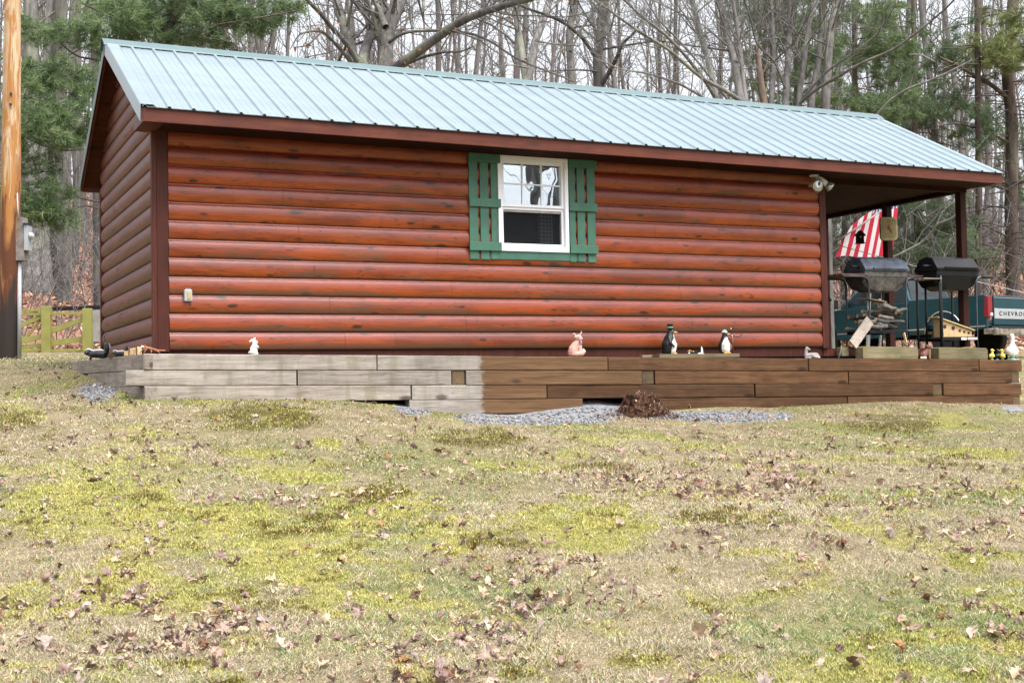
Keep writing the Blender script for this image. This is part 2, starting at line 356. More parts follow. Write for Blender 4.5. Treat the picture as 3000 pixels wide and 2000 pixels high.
# ------------------------------------------------------------ mesh builder
class MB:
    def __init__(s): s.v = []; s.f = []; s.mi = []; s.n = 0
    def add(s, v, f, mi=0):
        v = np.asarray(v, float).reshape(-1, 3)
        s.v.append(v); s.f.extend([tuple(int(i) + s.n for i in q) for q in f]); s.mi.extend([mi] * len(f)); s.n += len(v)
        return s
    def box(s, a, b, mi=0):
        x0, y0, z0 = a; x1, y1, z1 = b
        v = [(x0, y0, z0), (x1, y0, z0), (x1, y1, z0), (x0, y1, z0), (x0, y0, z1), (x1, y0, z1), (x1, y1, z1), (x0, y1, z1)]
        return s.add(v, [(0, 3, 2, 1), (4, 5, 6, 7), (0, 1, 5, 4), (1, 2, 6, 5), (2, 3, 7, 6), (3, 0, 4, 7)], mi)
    def obox(s, c, size, R=None, mi=0):
        h = np.array(size) / 2; R = np.eye(3) if R is None else np.array(R)
        v = np.array([(x, y, z) for z in (-1, 1) for x, y in ((-1, -1), (1, -1), (1, 1), (-1, 1))]) * h
        v = v @ R.T + np.array(c)
        return s.add(v, [(0, 3, 2, 1), (4, 5, 6, 7), (0, 1, 5, 4), (1, 2, 6, 5), (2, 3, 7, 6), (3, 0, 4, 7)], mi)
    def bar(s, p, q, w, h, up=(0, 0, 1), mi=0):
        p = np.array(p, float); q = np.array(q, float); d = q - p; L = np.linalg.norm(d); d /= L
        up = np.array(up, float); sd_ = np.cross(d, up); sd_ /= np.linalg.norm(sd_) + 1e-9; u = np.cross(sd_, d)
        return s.obox((p + q) / 2, (L, w, h), np.stack([d, sd_, u], 1), mi)
    def tube(s, pts, rad, n=8, cap=True, mi=0):
        P = np.asarray(pts, float); k = len(P)
        if np.isscalar(rad): rad = [rad] * k
        T = np.gradient(P, axis=0); T /= np.linalg.norm(T, axis=1)[:, None] + 1e-12
        ref = np.array([0, 0, 1.]) if abs(T[:, 2]).mean() < .8 else np.array([0, 1., 0])
        A = np.cross(T, ref); A /= np.linalg.norm(A, axis=1)[:, None] + 1e-12; B = np.cross(T, A)
        an = np.arange(n) * 2 * PI / n
        V = P[:, None] + np.array(rad)[:, None, None] * (A[:, None] * np.cos(an)[None, :, None] + B[:, None] * np.sin(an)[None, :, None])
        f = []
        for i in range(k - 1):
            for j in range(n):
                j2 = (j + 1) % n; f.append((i * n + j, i * n + j2, (i + 1) * n + j2, (i + 1) * n + j))
        if cap: f.append(tuple(range(n))[::-1]); f.append(tuple(range((k - 1) * n, k * n)))
        return s.add(V.reshape(-1, 3), f, mi)
    def lathe(s, prof, c=(0, 0, 0), n=20, sx=1, sy=1, mi=0, R=None, lean=None):
        an = np.arange(n) * 2 * PI / n; V = []
        for r, z in prof:
            ox = lean(z) if lean else 0
            V.append(np.stack([r * sx * np.cos(an) + ox, r * sy * np.sin(an), np.full(n, z)], 1))
        V = np.concatenate(V)
        if R is not None: V = V @ np.array(R).T
        V = V + np.array(c); f = []
        for i in range(len(prof) - 1):
            for j in range(n):
                j2 = (j + 1) % n; f.append((i * n + j, i * n + j2, (i + 1) * n + j2, (i + 1) * n + j))
        f.append(tuple(range(n))[::-1]); f.append(tuple(range((len(prof) - 1) * n, len(prof) * n)))
        return s.add(V, f, mi)
    def ball(s, c, r, R=None, n=14, mi=0):
        r = (r, r, r) if np.isscalar(r) else r
        m_ = n // 2; V = []; f = []
        for i in range(m_ + 1):
            th = PI * i / m_
            for j in range(n):
                ph = 2 * PI * j / n
                V.append((math.sin(th) * math.cos(ph) * r[0], math.sin(th) * math.sin(ph) * r[1], math.cos(th) * r[2]))
        for i in range(m_):
            for j in range(n):
                j2 = (j + 1) % n; f.append((i * n + j, (i + 1) * n + j, (i + 1) * n + j2, i * n + j2))
        V = np.array(V)
        if R is not None: V = V @ np.array(R).T
        return s.add(V + np.array(c), f, mi)
    def prism(s, poly, axis, a, b, mi=0):
        """poly: 2-D outline; axis 0/1/2 = extrusion axis between a and b"""
        k = len(poly)
        def mk(t):
            return [{0: (t, p[0], p[1]), 1: (p[0], t, p[1]), 2: (p[0], p[1], t)}[axis] for p in poly]
        v = mk(a) + mk(b); f = [tuple(range(k)), tuple(range(2 * k - 1, k - 1, -1))]
        for i in range(k): f.append((i, i + k, (i + 1) % k + k, (i + 1) % k))
        return s.add(v, f, mi)
    def each(s, name, mat, parent=None, **k):
        st = 0; fs = 0; out = []
        for v in s.v:
            q = MB(); fc = [f for f in s.f if st <= f[0] < st + len(v)]
            q.add(v, [tuple(i - st for i in f) for f in fc]); out.append(q.build(name, mat, parent, **k)); st += len(v)
        return out
    def build(s, name, mat, parent=None, smooth=False, loc=None, bevel=0, recalc=True):
        V = np.concatenate(s.v) if s.v else np.zeros((0, 3))
        if loc is not None: V = V - np.array(loc)
        me = bpy.data.meshes.new(name); me.from_pydata(V.tolist(), [], s.f)
        mats = mat if isinstance(mat, (list, tuple)) else [mat]
        for q in mats: me.materials.append(q)
        if len(mats) > 1: me.polygons.foreach_set('material_index', s.mi)
        if recalc:
            import bmesh
            bm = bmesh.new(); bm.from_mesh(me); bmesh.ops.recalc_face_normals(bm, faces=bm.faces); bm.to_mesh(me); bm.free()
        if smooth:
            me.polygons.foreach_set('use_smooth', [True] * len(me.polygons))
        o = bpy.data.objects.new(name, me); scene.collection.objects.link(o)
        if loc is not None: o.location = loc
        if parent is not None: o.parent = parent
        if bevel:
            b = o.modifiers.new('bevel', 'BEVEL'); b.width = bevel; b.segments = 2; b.limit_method = 'ANGLE'
        if smooth == 'auto':
            es = o.modifiers.new('split', 'EDGE_SPLIT'); es.split_angle = math.radians(38)
        return o
def tag(o, label=None, cat=None, group=None, kind=None):
    if label: o['label'] = label
    if cat: o['category'] = cat
    if group: o['group'] = group
    if kind: o['kind'] = kind
    return o
def thing(name, label, cat, loc=(0, 0, 0), rz=0, group=None):
    e = bpy.data.objects.new(name, None); scene.collection.objects.link(e)
    e.location = tuple(loc); e.rotation_euler = (0, 0, rz); e.empty_display_size = .1
    return tag(e, label, cat, group)

def fast_mesh(name, V, faces_list, mat, cols=None, parent=None, smooth=False):
    """faces_list: list of (k, array[n,k]); cols: per-vertex colour"""
    me = bpy.data.meshes.new(name)
    V = np.asarray(V, np.float32); me.vertices.add(len(V)); me.vertices.foreach_set('co', V.ravel())
    nl = sum(a.size for a in faces_list); nf = sum(len(a) for a in faces_list)
    me.loops.add(nl); me.polygons.add(nf)
    me.loops.foreach_set('vertex_index', np.concatenate([a.ravel() for a in faces_list]).astype(np.int32))
    ls = []; st = 0
    for a in faces_list:
        k = a.shape[1]; ls.append(st + np.arange(len(a)) * k); st += a.size
    me.polygons.foreach_set('loop_start', np.concatenate(ls).astype(np.int32))
    if smooth: me.polygons.foreach_set('use_smooth', np.ones(nf, bool))
    me.update(calc_edges=True)
    if cols is not None:
        ca = me.color_attributes.new('Col', 'FLOAT_COLOR', 'POINT')
        ca.data.foreach_set('color', np.concatenate([cols, np.ones((len(cols), 1))], 1).astype(np.float32).ravel())
    me.materials.append(mat)
    o = bpy.data.objects.new(name, me); scene.collection.objects.link(o)
    if parent is not None: o.parent = parent
    return o

# value noise
_tab = rng.random((256, 256))
def vnoise(x, y, sc=1.0, octv=3):
    t = 0; a = 1; tot = 0
    for o_ in range(octv):
        X = np.asarray(x) * sc * 2 ** o_ + 37.3 * o_; Y = np.asarray(y) * sc * 2 ** o_ + 11.7 * o_
        xi = np.floor(X).astype(int); yi = np.floor(Y).astype(int); fx = X - xi; fy = Y - yi
        fx = fx * fx * (3 - 2 * fx); fy = fy * fy * (3 - 2 * fy)
        g = lambda i, j: _tab[(xi + i) % 256, (yi + j) % 256]
        t = t + a * ((g(0, 0) * (1 - fx) + g(1, 0) * fx) * (1 - fy) + (g(0, 1) * (1 - fx) + g(1, 1) * fx) * fy); tot += a; a *= .5
    return t / tot

# ------------------------------------------------------------ ground heights
def wl(l, d, z):     # lateral metres right of the view axis and metres ahead of the viewpoint
    v = np.array([RT[0][0], RT[0][1]]); w = np.array([RT[2][0], RT[2][1]]); w = w / np.linalg.norm(w); v = v / np.linalg.norm(v)
    q = CAM[:2] + v * l + w * d; return (q[0], q[1], z)
GP = [tuple(atD(1500, 2000, 4.7)), tuple(atD(0, 2000, 4.7)), tuple(atD(3000, 2000, 4.7)),
      wl(0, 0, -1.98), wl(-4, 0, -1.95), wl(4, 0, -2.0), wl(0, -8, -2.4), wl(-10, 0, -1.9), wl(10, 0, -2.1), wl(8, 8, -1.35), wl(-8, 8, -1.1),
      wl(-1, 8, -1.19), wl(2.5, 8, -1.21), wl(-3, 8.4, -1.07),
      (-.2, -.45, -.49), (.4, -.45, -.49), (1.2, -.45, -.50), (1.7, -.45, -.525), (2.1, -.45, -.555), (2.45, -.45, -.62), (2.9, -.45, -.70), (3.65, -.45, -.745), (4.7, -.2, -.60), (4.7, -.45, -.69), (5.3, -.45, -.735), (5.8, -.45, -.74), (7, -.45, -.75), (7.8, -.45, -.735), (9, -.45, -.72), (10, -.45, -.75), (11, -.45, -.80), (12.5, -.45, -.80),
      (1, -1.6, -.62), (3.6, -1.6, -.80), (6, -1.6, -.82), (9, -1.6, -.82),
      (-.45, .6, -.40), (-.6, 1.6, -.26), (-.62, 2.6, -.12), (-1.5, 1, -.42), (-2, 3, -.15), (-2.5, -1, -.55),
      (-.8, 6.3, .09), (-3, 6, .02), (.57, 18.9, .57), (1.6, 18.4, .60), (-3, 14, .4),
      (2, 1, -.22), (6, 1, -.22), (9.5, 1.5, -.22), (4, 3, -.2), (4, 6, .05), (9, 7, .08), (12.5, 3, -.30), (14, 6, .02), (19, 9, .09), (18.7, 12, .12), (24, 8, .05), (15, -1, -.85), (20, -4, -1.1),
      wl(-12, 34, .95), wl(0, 34, .85), wl(12, 34, .8), wl(-14, 38, 2.6), wl(0, 44, 2.3), wl(16, 44, 2.3),
      wl(-22, 60, 8.2), wl(-6, 60, 6.2), wl(16, 60, 5.2), wl(30, 60, 5), wl(-30, 85, 13.5), wl(0, 85, 9.5), wl(30, 85, 9),
      wl(0, 120, 12), wl(-60, 110, 15), wl(60, 110, 11), wl(-60, 50, 7), wl(60, 50, 3), wl(60, 0, -2), wl(-60, 0, -1), wl(0, -60, 8), wl(-30, -50, 7), wl(30, -50, 7), wl(0, -20, -1.5),  # unseen rise behind the viewpoint, added to block low sky light
      wl(0, 300, 14), wl(-300, 200, 14), wl(300, 200, 10), wl(-300, -100, 4), wl(300, -100, 4), wl(0, -300, 8)]
GP = np.array(GP); _n = len(GP)
_D = np.linalg.norm(GP[:, None, :2] - GP[None, :, :2], axis=2)
_A = np.zeros((_n + 3, _n + 3)); _A[:_n, :_n] = _D; _A[:_n, _n] = 1; _A[:_n, _n + 1:] = GP[:, :2]; _A[_n, :_n] = 1; _A[_n + 1:, :_n] = GP[:, :2].T
_w = np.linalg.solve(_A, np.concatenate([GP[:, 2], [0, 0, 0]]))
def gz(x, y):
    x = np.asarray(x, float); y = np.asarray(y, float); sh = x.shape; x = x.ravel(); y = y.ravel(); out = np.empty(len(x))
    for i in range(0, len(x), 20000):
        X = x[i:i + 20000]; Y = y[i:i + 20000]
        d = np.hypot(X[:, None] - GP[None, :, 0], Y[:, None] - GP[None, :, 1])
        out[i:i + 20000] = d @ _w[:_n] + _w[_n] + X * _w[_n + 1] + Y * _w[_n + 2]
    near_ = np.clip(1.6 - np.hypot(x - 2, y + 6) / 10, 0, 1)
    out += (vnoise(x, y, .9, 3) - .5) * .05 * np.clip(np.hypot(x - 5, y + 6) / 6, .3, 3) + ((vnoise(x, y, 3.6, 2) - .5) * .035 + (vnoise(x + 7, y, 1.7, 1) - .5) * .04) * near_ * (y < -.6)
    return out.reshape(sh)
def gz1(x, y): return float(gz(np.array([x]), np.array([y]))[0])
def px_of(x, y, z):
    q = np.stack([x, y, z], -1) - CAM; c = q @ RT.T
    D = np.maximum(c[..., 2], .01); return 1500 + F * c[..., 0] / D, 1000 + F * c[..., 1] / D, c[..., 2]
def axis_line(a, b, st, lo, hi, g=1.13):
    mid = list(np.arange(a, b, st)); s = st; r = []; x = b
    while x < hi: r.append(x); s *= g; x += s
    s = st * g; l = []; x = a - s
    while x > lo: l.append(x); s *= g; x -= s
    return np.array(l[::-1] + mid + r + [hi])
gx_ = axis_line(-6, 14, .07, -400, 400); gy_ = axis_line(-11, 6, .07, -350, 450)
GX, GY = np.meshgrid(gx_, gy_); GZ = gz(GX, GY)
MOSS = [(287, 1495, 330, 100, 1), (574, 1559, 300, 100, 1), (829, 1546, 230, 65, 1), (1116, 1495, 230, 78, .9), (1340, 1560, 200, 75, .9), (752, 1330, 90, 16, 1.3), (893, 1400, 140, 20, 1.4), (835, 1221, 75, 26, 1.2), (957, 1298, 50, 15, 1.2), (446, 1706, 330, 100, .8), (830, 1642, 330, 80, .85), (1084, 1738, 260, 110, .65), (1691, 1546, 240, 95, 1), (2457, 1540, 140, 32, .8), (2712, 1929, 340, 90, .8), (2903, 1674, 150, 105, .6), (2330, 1738, 300, 70, .5), (2871, 1330, 120, 18, 1.1), (2776, 1228, 70, 20, 1.1), (1900, 1960, 260, 60, .4), (250, 1960, 200, 50, .3), (2600, 1320, 120, 26, .5)]
DARK = [(765, 1228, 200, 40, .9), (32, 1234, 95, 34, .9), (861, 1540, 130, 40, .7), (1403, 1285, 140, 30, .9), (1116, 1444, 110, 28, .8), (1755, 1374, 100, 26, .8), (2140, 1515, 190, 30, .8), (2616, 1240, 150, 36, 1), (1450, 1590, 120, 30, .6), (420, 1460, 60, 18, .6), (2800, 1350, 120, 22, .6), (560, 1500, 90, 30, .5)]
LEAVES = [(250, 1760, 220, 100, 1), (600, 1900, 420, 110, .8), (1000, 1860, 200, 80, .7), (1330, 1900, 260, 110, 1.1), (2050, 1400, 430, 75, 1.6), (1700, 1720, 260, 80, 1.5), (2200, 1600, 320, 80, .9), (1300, 1370, 320, 60, .8), (350, 1290, 380, 55, .8), (2700, 1500, 300, 70, .7), (1560, 1690, 160, 50, 1.1), (1400, 1780, 180, 70, 1), (2300, 1660, 160, 50, .9), (650, 1470, 120, 25, .6), (2000, 1300, 200, 30, .6), (60, 1880, 200, 130, .8), (900, 1460, 200, 30, .7)]
GRAV = [(1560, 1225, 230, 20, 1.4), (1720, 1200, 120, 42, 1.4), (2110, 1220, 210, 17, 1.4), (1215, 1196, 60, 20, 1), (285, 1150, 62, 28, .8), (2965, 1198, 40, 12, .7)]
def patch(L, u, v, w=.45, ns=None):
    r = np.zeros_like(u)
    for cx, cy, rx, ry, s in L:
        d = ((u - cx) / rx) ** 2 + ((v - cy) / ry) ** 2
        r = np.maximum(r, s * np.clip(1.35 - d, 0, 1))
    return r
def cover(x, y, z):
    u, v, D = px_of(x, y, z); ok = (D > 2) & (y < 2)
    n1 = vnoise(x, y, 2.2, 4); n2 = vnoise(x + 50, y + 9, 5, 3)
    mo = np.clip((patch(MOSS, u, v) * 1.15 + (n1 - .5) * 1.7 + (n2 - .5) * 1.5 + (vnoise(x + 3, y + 1, 14, 2) - .5) * 1.1 - .34) * 1.7, 0, .95) * ok
    mo2 = np.clip((n1 - .60) * 6, 0, .55) * (D > 1)
    dk = np.clip((patch(DARK, u, v) * 1.1 + (n2 - .5) * 2.2 + (vnoise(x + 3, y + 1, 14, 2) - .5) * 1.2 - .38) * 1.8, 0, .93) * ok
    gr = np.clip((patch(GRAV, u, v) * 1.1 + (n2 - .5) * .9 - .35) * 3, 0, 1) * ok
    gn = np.clip((vnoise(x + 20, y + 70, .8, 3) - .42) * 3.2, 0, 1)
    return np.maximum(mo, mo2), dk, gr, gn
mo, dk, gr, gn = cover(GX.ravel(), GY.ravel(), GZ.ravel())
_, _, Dp = px_of(GX.ravel(), GY.ravel(), GZ.ravel())
wood_ = np.clip((Dp - 30 + (vnoise(GX.ravel(), GY.ravel(), .3, 2) - .5) * 6) / 3, 0, 1)
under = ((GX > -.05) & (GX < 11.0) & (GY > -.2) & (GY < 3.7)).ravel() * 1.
cl = lambda a, b, t: a * (1 - t[:, None]) + np.array(b) * t[:, None]
tt = vnoise(GX.ravel(), GY.ravel(), 7, 3)
gc = np.array([.22, .18, .115])[None] * (.75 + .5 * tt[:, None])
gc = cl(gc, (.16, .17, .06), gn * .6); gc = cl(gc, (.26, .245, .07), mo * .85); gc = cl(gc, (.085, .075, .02), dk * .8)
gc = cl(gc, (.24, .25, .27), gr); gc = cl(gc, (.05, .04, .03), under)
wn = vnoise(GX.ravel(), GY.ravel(), 1.3, 4)
wc = np.array([.30, .165, .115])[None] * (.7 + .6 * wn[:, None])
gc = gc * (1 - wood_[:, None]) + wc * wood_[:, None]
ny_, nx_ = GX.shape; idx = np.arange(ny_ * nx_).reshape(ny_, nx_)
quads = np.stack([idx[:-1, :-1], idx[:-1, 1:], idx[1:, 1:], idx[1:, :-1]], -1).reshape(-1, 4)
n = N('lawn_soil'); a = n.new('Attribute', attribute_name='Col')
f1 = n.noise(n.co((14, 14, 14)), 1, 6, .7); f2 = n.noise(n.co((90, 90, 90)), 1, 3)
c = n.mix(1, a.outputs['Color'], n.ramp(f1, [(.3, (.62, .6, .58)), (.7, (1.25, 1.22, 1.2))]), 'MULTIPLY')
c = n.mix(1, c, n.ramp(f2, [(.35, (.65, .65, .65)), (.65, (1.2, 1.2, 1.2))]), 'MULTIPLY')
n.bump(n.math('ADD', f1, f2), .6, .03); M['ground'] = n.fin(c, .95, 0, .1)
g = fast_mesh('ground', np.stack([GX.ravel(), GY.ravel(), GZ.ravel()], 1), [quads], M['ground'], gc, smooth=True)
tag(g, 'sloping lawn in front of the log cabin, rising into the leaf covered wood', 'ground', kind='structure')

# ------------------------------------------------------------ grass, moss, leaves, gravel
def scatter(n_, dmin, dmax, power=1.0):
    """points on the ground fanned out ahead of the viewpoint, denser nearby"""
    d = dmin * (dmax / dmin) ** (rng.random(n_) ** power); l = (rng.random(n_) - .5) * d * 1.18
    v = RT[0][:2] / np.linalg.norm(RT[0][:2]); w = RT[2][:2] / np.linalg.norm(RT[2][:2])
    return CAM[0] + v[0] * l + w[0] * d, CAM[1] + v[1] * l + w[1] * d
def not_cabin(x, y): return ~(((x > -.2 - .1 * np.clip(y, 0, 9)) & (x < 11.15) & (y > -.36) & (y < 3.75)))
def blades(N_, dmin, dmax, hmin, hmax, wid, thr):
    x, y = scatter(N_, dmin, dmax); k = not_cabin(x, y); x, y = x[k], y[k]; z = gz(x, y)
    mo, dk, gr, gn = cover(x, y, z)
    p = (1 - .84 * mo) * (1 - .7 * dk) * (1 - .93 * gr); k = rng.random(len(x)) < p
    x, y, z, gn = x[k], y[k], z[k], gn[k]; n_ = len(x)
    tuft = vnoise(x, y, 9, 2)
    h = (hmin + (hmax - hmin) * rng.random(n_) ** 1.6) * (.35 + 1.9 * tuft ** 2)
    az = rng.random(n_) * 2 * PI + vnoise(x, y, 3, 2) * 6; lean = .5 + 1.7 * rng.random(n_)
    dx, dy = np.cos(az), np.sin(az); a2 = rng.random(n_) * PI; wx, wy = np.cos(a2) * wid * (.6 + .8 * rng.random(n_)), np.sin(a2) * wid
    B = np.stack([x, y, z - .004], 1); Wv = np.stack([wx, wy, np.zeros(n_)], 1)
    mid = B + np.stack([dx * h * lean * .4, dy * h * lean * .4, h * .55], 1)
    tip = B + np.stack([dx * h * lean, dy * h * lean, h * np.maximum(.10, 1.0 - .45 * lean)], 1)
    V = np.stack([B - Wv, B + Wv, mid + Wv * .75, mid - Wv * .75, tip], 1).reshape(-1, 3); b = np.arange(n_)[:, None] * 5
    q = b + np.array([[0, 1, 2, 3]]); t = b + np.array([[3, 2, 4]])
    straw = np.array([.54, .45, .30]); straw2 = np.array([.38, .29, .175]); green = np.array([.19, .255, .08]); grey = np.array([.47, .45, .37])
    r = rng.random(n_)[:, None]; isg = (rng.random(n_) < (.14 + .58 * gn))[:, None]
    col = np.where(r < .6, straw, np.where(r < .8, straw2, grey)); col = np.where(isg, green, col)
    col = col * (.66 + .52 * rng.random(n_)[:, None]) * (.76 + .48 * vnoise(x + 3, y + 8, 4.5, 3))[:, None]
    return V, q, t, np.repeat(col, 5, 0)
parts = [blades(370000, 4.0, 8.5, .012, .046, .0015, 0), blades(310000, 7.5, 15.5, .014, .042, .0024, 0), blades(45000, 15, 27, .02, .06, .006, 0)]
Vs, Qs, Ts, Cs, off = [], [], [], [], 0
for V, q, t, c in parts: Vs.append(V); Qs.append(q + off); Ts.append(t + off); Cs.append(c); off += len(V)
o = fast_mesh('grass', np.concatenate(Vs), [np.concatenate(Qs), np.concatenate(Ts)], M['grassblade'], np.concatenate(Cs))
tag(o, 'dry winter grass blades, straw coloured with some green, all over the lawn', 'grass', kind='stuff')
def moss(N_, dmin, dmax, s):
    x, y = scatter(N_, dmin, dmax); k = not_cabin(x, y); x, y = x[k], y[k]; z = gz(x, y)
    mo, dk, gr, gn = cover(x, y, z); k = rng.random(len(x)) < np.maximum(mo, dk) * (1 - gr)
    x, y, z, dk, mo = x[k], y[k], z[k], dk[k], mo[k]; n_ = len(x)
    cl_ = vnoise(x, y, 22, 2); h = s * (.6 + 1.1 * cl_) * (.6 + .8 * rng.random(n_))
    zz = z + (cl_ - .4) * .022
    az = rng.random(n_) * 2 * PI; tl = rng.random(n_) * .9
    B = np.stack([x, y, zz], 1); a = np.stack([np.cos(az), np.sin(az), 0 * az], 1) * (h * .26)[:, None]
    b = np.stack([-np.sin(az), np.cos(az), 0 * az], 1)
    tip = B + b * (h * tl)[:, None] + np.array([0, 0, 1.]) * (h * (1.1 - .5 * tl))[:, None]
    V = np.stack([B - a, B + a, tip + a * .35, tip - a * .35], 1).reshape(-1, 3); q = np.arange(n_)[:, None] * 4 + np.array([[0, 1, 2, 3]])
    yel = np.array([.46, .405, .14]); gre = np.array([.275, .305, .095]); dkc = np.array([.115, .105, .025]); brn = np.array([.25, .165, .055])
    r = (vnoise(x + 9, y, 4, 3) * 1.3 - .2 + .3 * (rng.random(n_) - .5))[:, None]
    u, v_, _ = px_of(x, y, z); small = ((v_ < 1420))[:, None] * 1.
    col = yel * np.clip(1.15 - r, 0, 1) + gre * np.clip(r, 0, 1); col = col * (1 - .35 * small) + gre * .35 * small * 1.4
    isd = (rng.random(n_) < dk * .8)[:, None]; col = np.where(isd, np.where(rng.random(n_)[:, None] < .5, dkc, brn * .8), col)
    col = col * (.72 + .42 * rng.random(n_)[:, None])
    return V, q, np.repeat(col, 4, 0)
Vs, Qs, Cs, off = [], [], [], 0
for a in ((740000, 4.0, 8.5, .0075), (400000, 7.5, 14, .011)):
    V, q, c = moss(*a); Vs.append(V); Qs.append(q + off); Cs.append(c); off += len(V)
o = fast_mesh('moss', np.concatenate(Vs), [np.concatenate(Qs)], M['moss'], np.concatenate(Cs))
tag(o, 'cushions of yellow green and dark olive moss spread over the lawn', 'moss', kind='stuff')

LOBES = {'maple': [(.0, .12), (.18, .10), (.30, .16), (.62, .06), (.50, .25), (.98, .45), (.62, .48), (.72, .80), (.38, .72), (.18, 1.0)],
         'oak': [(.0, .04), (.14, .12), (.10, .22), (.34, .30), (.16, .40), (.46, .55), (.22, .62), (.40, .80), (.16, .84), (.08, 1.0)],
         'oval': [(.0, 0), (.16, .10), (.28, .25), (.34, .42), (.33, .55), (.28, .70), (.18, .85), (.06, .97), (.03, .99), (.0, 1.0)]}
def leaf_mesh(x, y, z, size, kinds, up, lift=.012, big=False):
    Vs, Fs, Cs = [], [], []; off = 0
    pal = np.array([(.38, .26, .215), (.27, .18, .155), (.46, .335, .23), (.19, .095, .055), (.36, .285, .25), (.54, .41, .27), (.24, .165, .135), (.36, .19, .09), (.15, .09, .065), (.47, .355, .285)])
    pw = np.array([.22, .14, .22, .04, .12, .14, .08, .02, .02, .07]); pw = pw / pw.sum()
    for i in range(len(x)):
        L = LOBES[kinds[i]]; s = size[i]
        P = np.array(L); left = P[::-1].copy(); left[:, 0] *= -1
        ring = np.concatenate([P, left[1:]]); ring = ring - np.array([0, .5]); ring = ring * np.array([.62, 1]) * (1 + .20 * rng.standard_normal(ring.shape))
        mid = ring * .52; pts = np.concatenate([[[0, 0]], mid, ring]) * s
        k = rng.normal(0, 1, 3) * np.array([9, 9, 11]) / (s / .08); curl = abs(rng.normal(0, 1)) * 7 / (s / .08) + 2
        zz = k[0] * pts[:, 0] ** 2 + k[1] * pts[:, 1] ** 2 + k[2] * pts[:, 0] * pts[:, 1] + curl * (pts[:, 0] ** 2 * (1.5 if rng.random() < .7 else .2) + pts[:, 1] ** 2 * .6) * (1 if rng.random() < .75 else -1)
        zz += rng.normal(0, .075 * s, len(zz))
        q = np.stack([pts[:, 0] * (1 - .35 * rng.random()), pts[:, 1] * (1 - .25 * rng.random()), np.clip(zz, -s * .25, s * .55)], 1)
        a = rng.random() * 2 * PI; t = rng.normal(0, .28 + up * .5); t2 = rng.normal(0, .28 + up * .4)
        ca, sa = math.cos(a), math.sin(a); ct, st_ = math.cos(t), math.sin(t); cu, su = math.cos(t2), math.sin(t2)
        Rz = np.array([[ca, -sa, 0], [sa, ca, 0], [0, 0, 1]]); Rx = np.array([[1, 0, 0], [0, ct, -st_], [0, st_, ct]]); Ry = np.array([[cu, 0, su], [0, 1, 0], [-su, 0, cu]])
        q = q @ (Rz @ Rx @ Ry).T; q[:, 2] -= q[:, 2].min() * .8
        q += np.array([x[i], y[i], z[i] + lift * rng.random()]); m_ = len(ring); f = []
        for j in range(m_):
            j2 = (j + 1) % m_; f.append((0, 1 + j, 1 + j2)); f.append((1 + j, 1 + m_ + j, 1 + m_ + j2)); f.append((1 + j, 1 + m_ + j2, 1 + j2))
        Vs.append(q); Fs.append(np.array(f) + off); off += len(q)
        c = pal[rng.choice(len(pal), p=pw)] * (.8 + .4 * rng.random()); Cs.append(np.repeat(c[None], len(q), 0))
    return np.concatenate(Vs), np.concatenate(Fs), np.concatenate(Cs)
x, y = scatter(57000, 4.1, 15); k = not_cabin(x, y); x, y = x[k], y[k]; z = gz(x, y)
u, v, D = px_of(x, y, z); lp = patch(LEAVES, u, v); ln_ = vnoise(x, y, 1.6, 3); ln2 = vnoise(x + 31, y, 5, 2)
p = np.clip((.15 + lp * .44) * np.clip((ln2 - .28) * 3.2, .12, 1.6) * np.clip((ln_ - .25) * 2.4, .2, 1.5) * (D / 8) ** .25, 0, 1); k = rng.random(len(x)) < p
x, y, z = x[k], y[k], z[k]
sz = .023 + .060 * rng.random(len(x)) ** 1.4; kd = rng.choice(['maple', 'oak', 'oval'], len(x), p=[.3, .35, .35])
V, Fc, C_ = leaf_mesh(x, y, z, sz, kd, .5)
o = fast_mesh('leaf_litter', V, [Fc], M['leaf'], C_)
tag(o, 'curled brown and mauve dead leaves scattered over the lawn', 'dead leaves', kind='stuff')
# leaf carpet of the wood behind (simple folded leaves)
def carpet(n_, dmin, dmax, s):
    x, y = scatter(n_, dmin, dmax, .8); z = gz(x, y); n_ = len(x)
    s = s * (.5 + rng.random(n_)); a = rng.random(n_) * 2 * PI; up = np.abs(rng.normal(0, .5, n_))
    U = np.stack([np.cos(a), np.sin(a), rng.normal(0, .3, n_)], 1) * s[:, None]; W = np.stack([-np.sin(a), np.cos(a), up], 1) * s[:, None] * .7
    B = np.stack([x, y, z + .02], 1); V = np.stack([B - U, B - W * .8, B + U, B + W], 1).reshape(-1, 3)
    q = np.arange(n_)[:, None] * 4 + np.array([[0, 1, 2, 3]])
    pal = np.array([(.44, .25, .17), (.34, .19, .13), (.52, .33, .24), (.25, .12, .07), (.58, .42, .32)]); c = pal[rng.integers(0, 5, n_)] * (.8 + .4 * rng.random(n_)[:, None])
    return V, q, np.repeat(c, 4, 0)
V, q, c = carpet(90000, 30, 75, .07)
o = fast_mesh('forest_leaf_carpet', V, [q], M['leaf'], c)
tag(o, 'carpet of fallen orange brown leaves on the wooded hillside', 'leaf carpet', kind='stuff')
x, y = scatter(60000, 9.5, 16); k = not_cabin(x, y + .05); x, y = x[k], y[k]; z = gz(x, y)
_, _, gr, _ = cover(x, y, z); k = rng.random(len(x)) < gr * .9; x, y, z = x[k], y[k], z[k]; n_ = len(x)
cube = np.array([(1, 0, 0), (0, 1, 0), (-1, 0, 0), (0, -1, 0), (0, 0, .8), (0, 0, -.8)], float)
of = np.array([(0, 1, 4), (1, 2, 4), (2, 3, 4), (3, 0, 4), (1, 0, 5), (2, 1, 5), (3, 2, 5), (0, 3, 5)])
s = (.007 + .013 * rng.random(n_))[:, None, None]
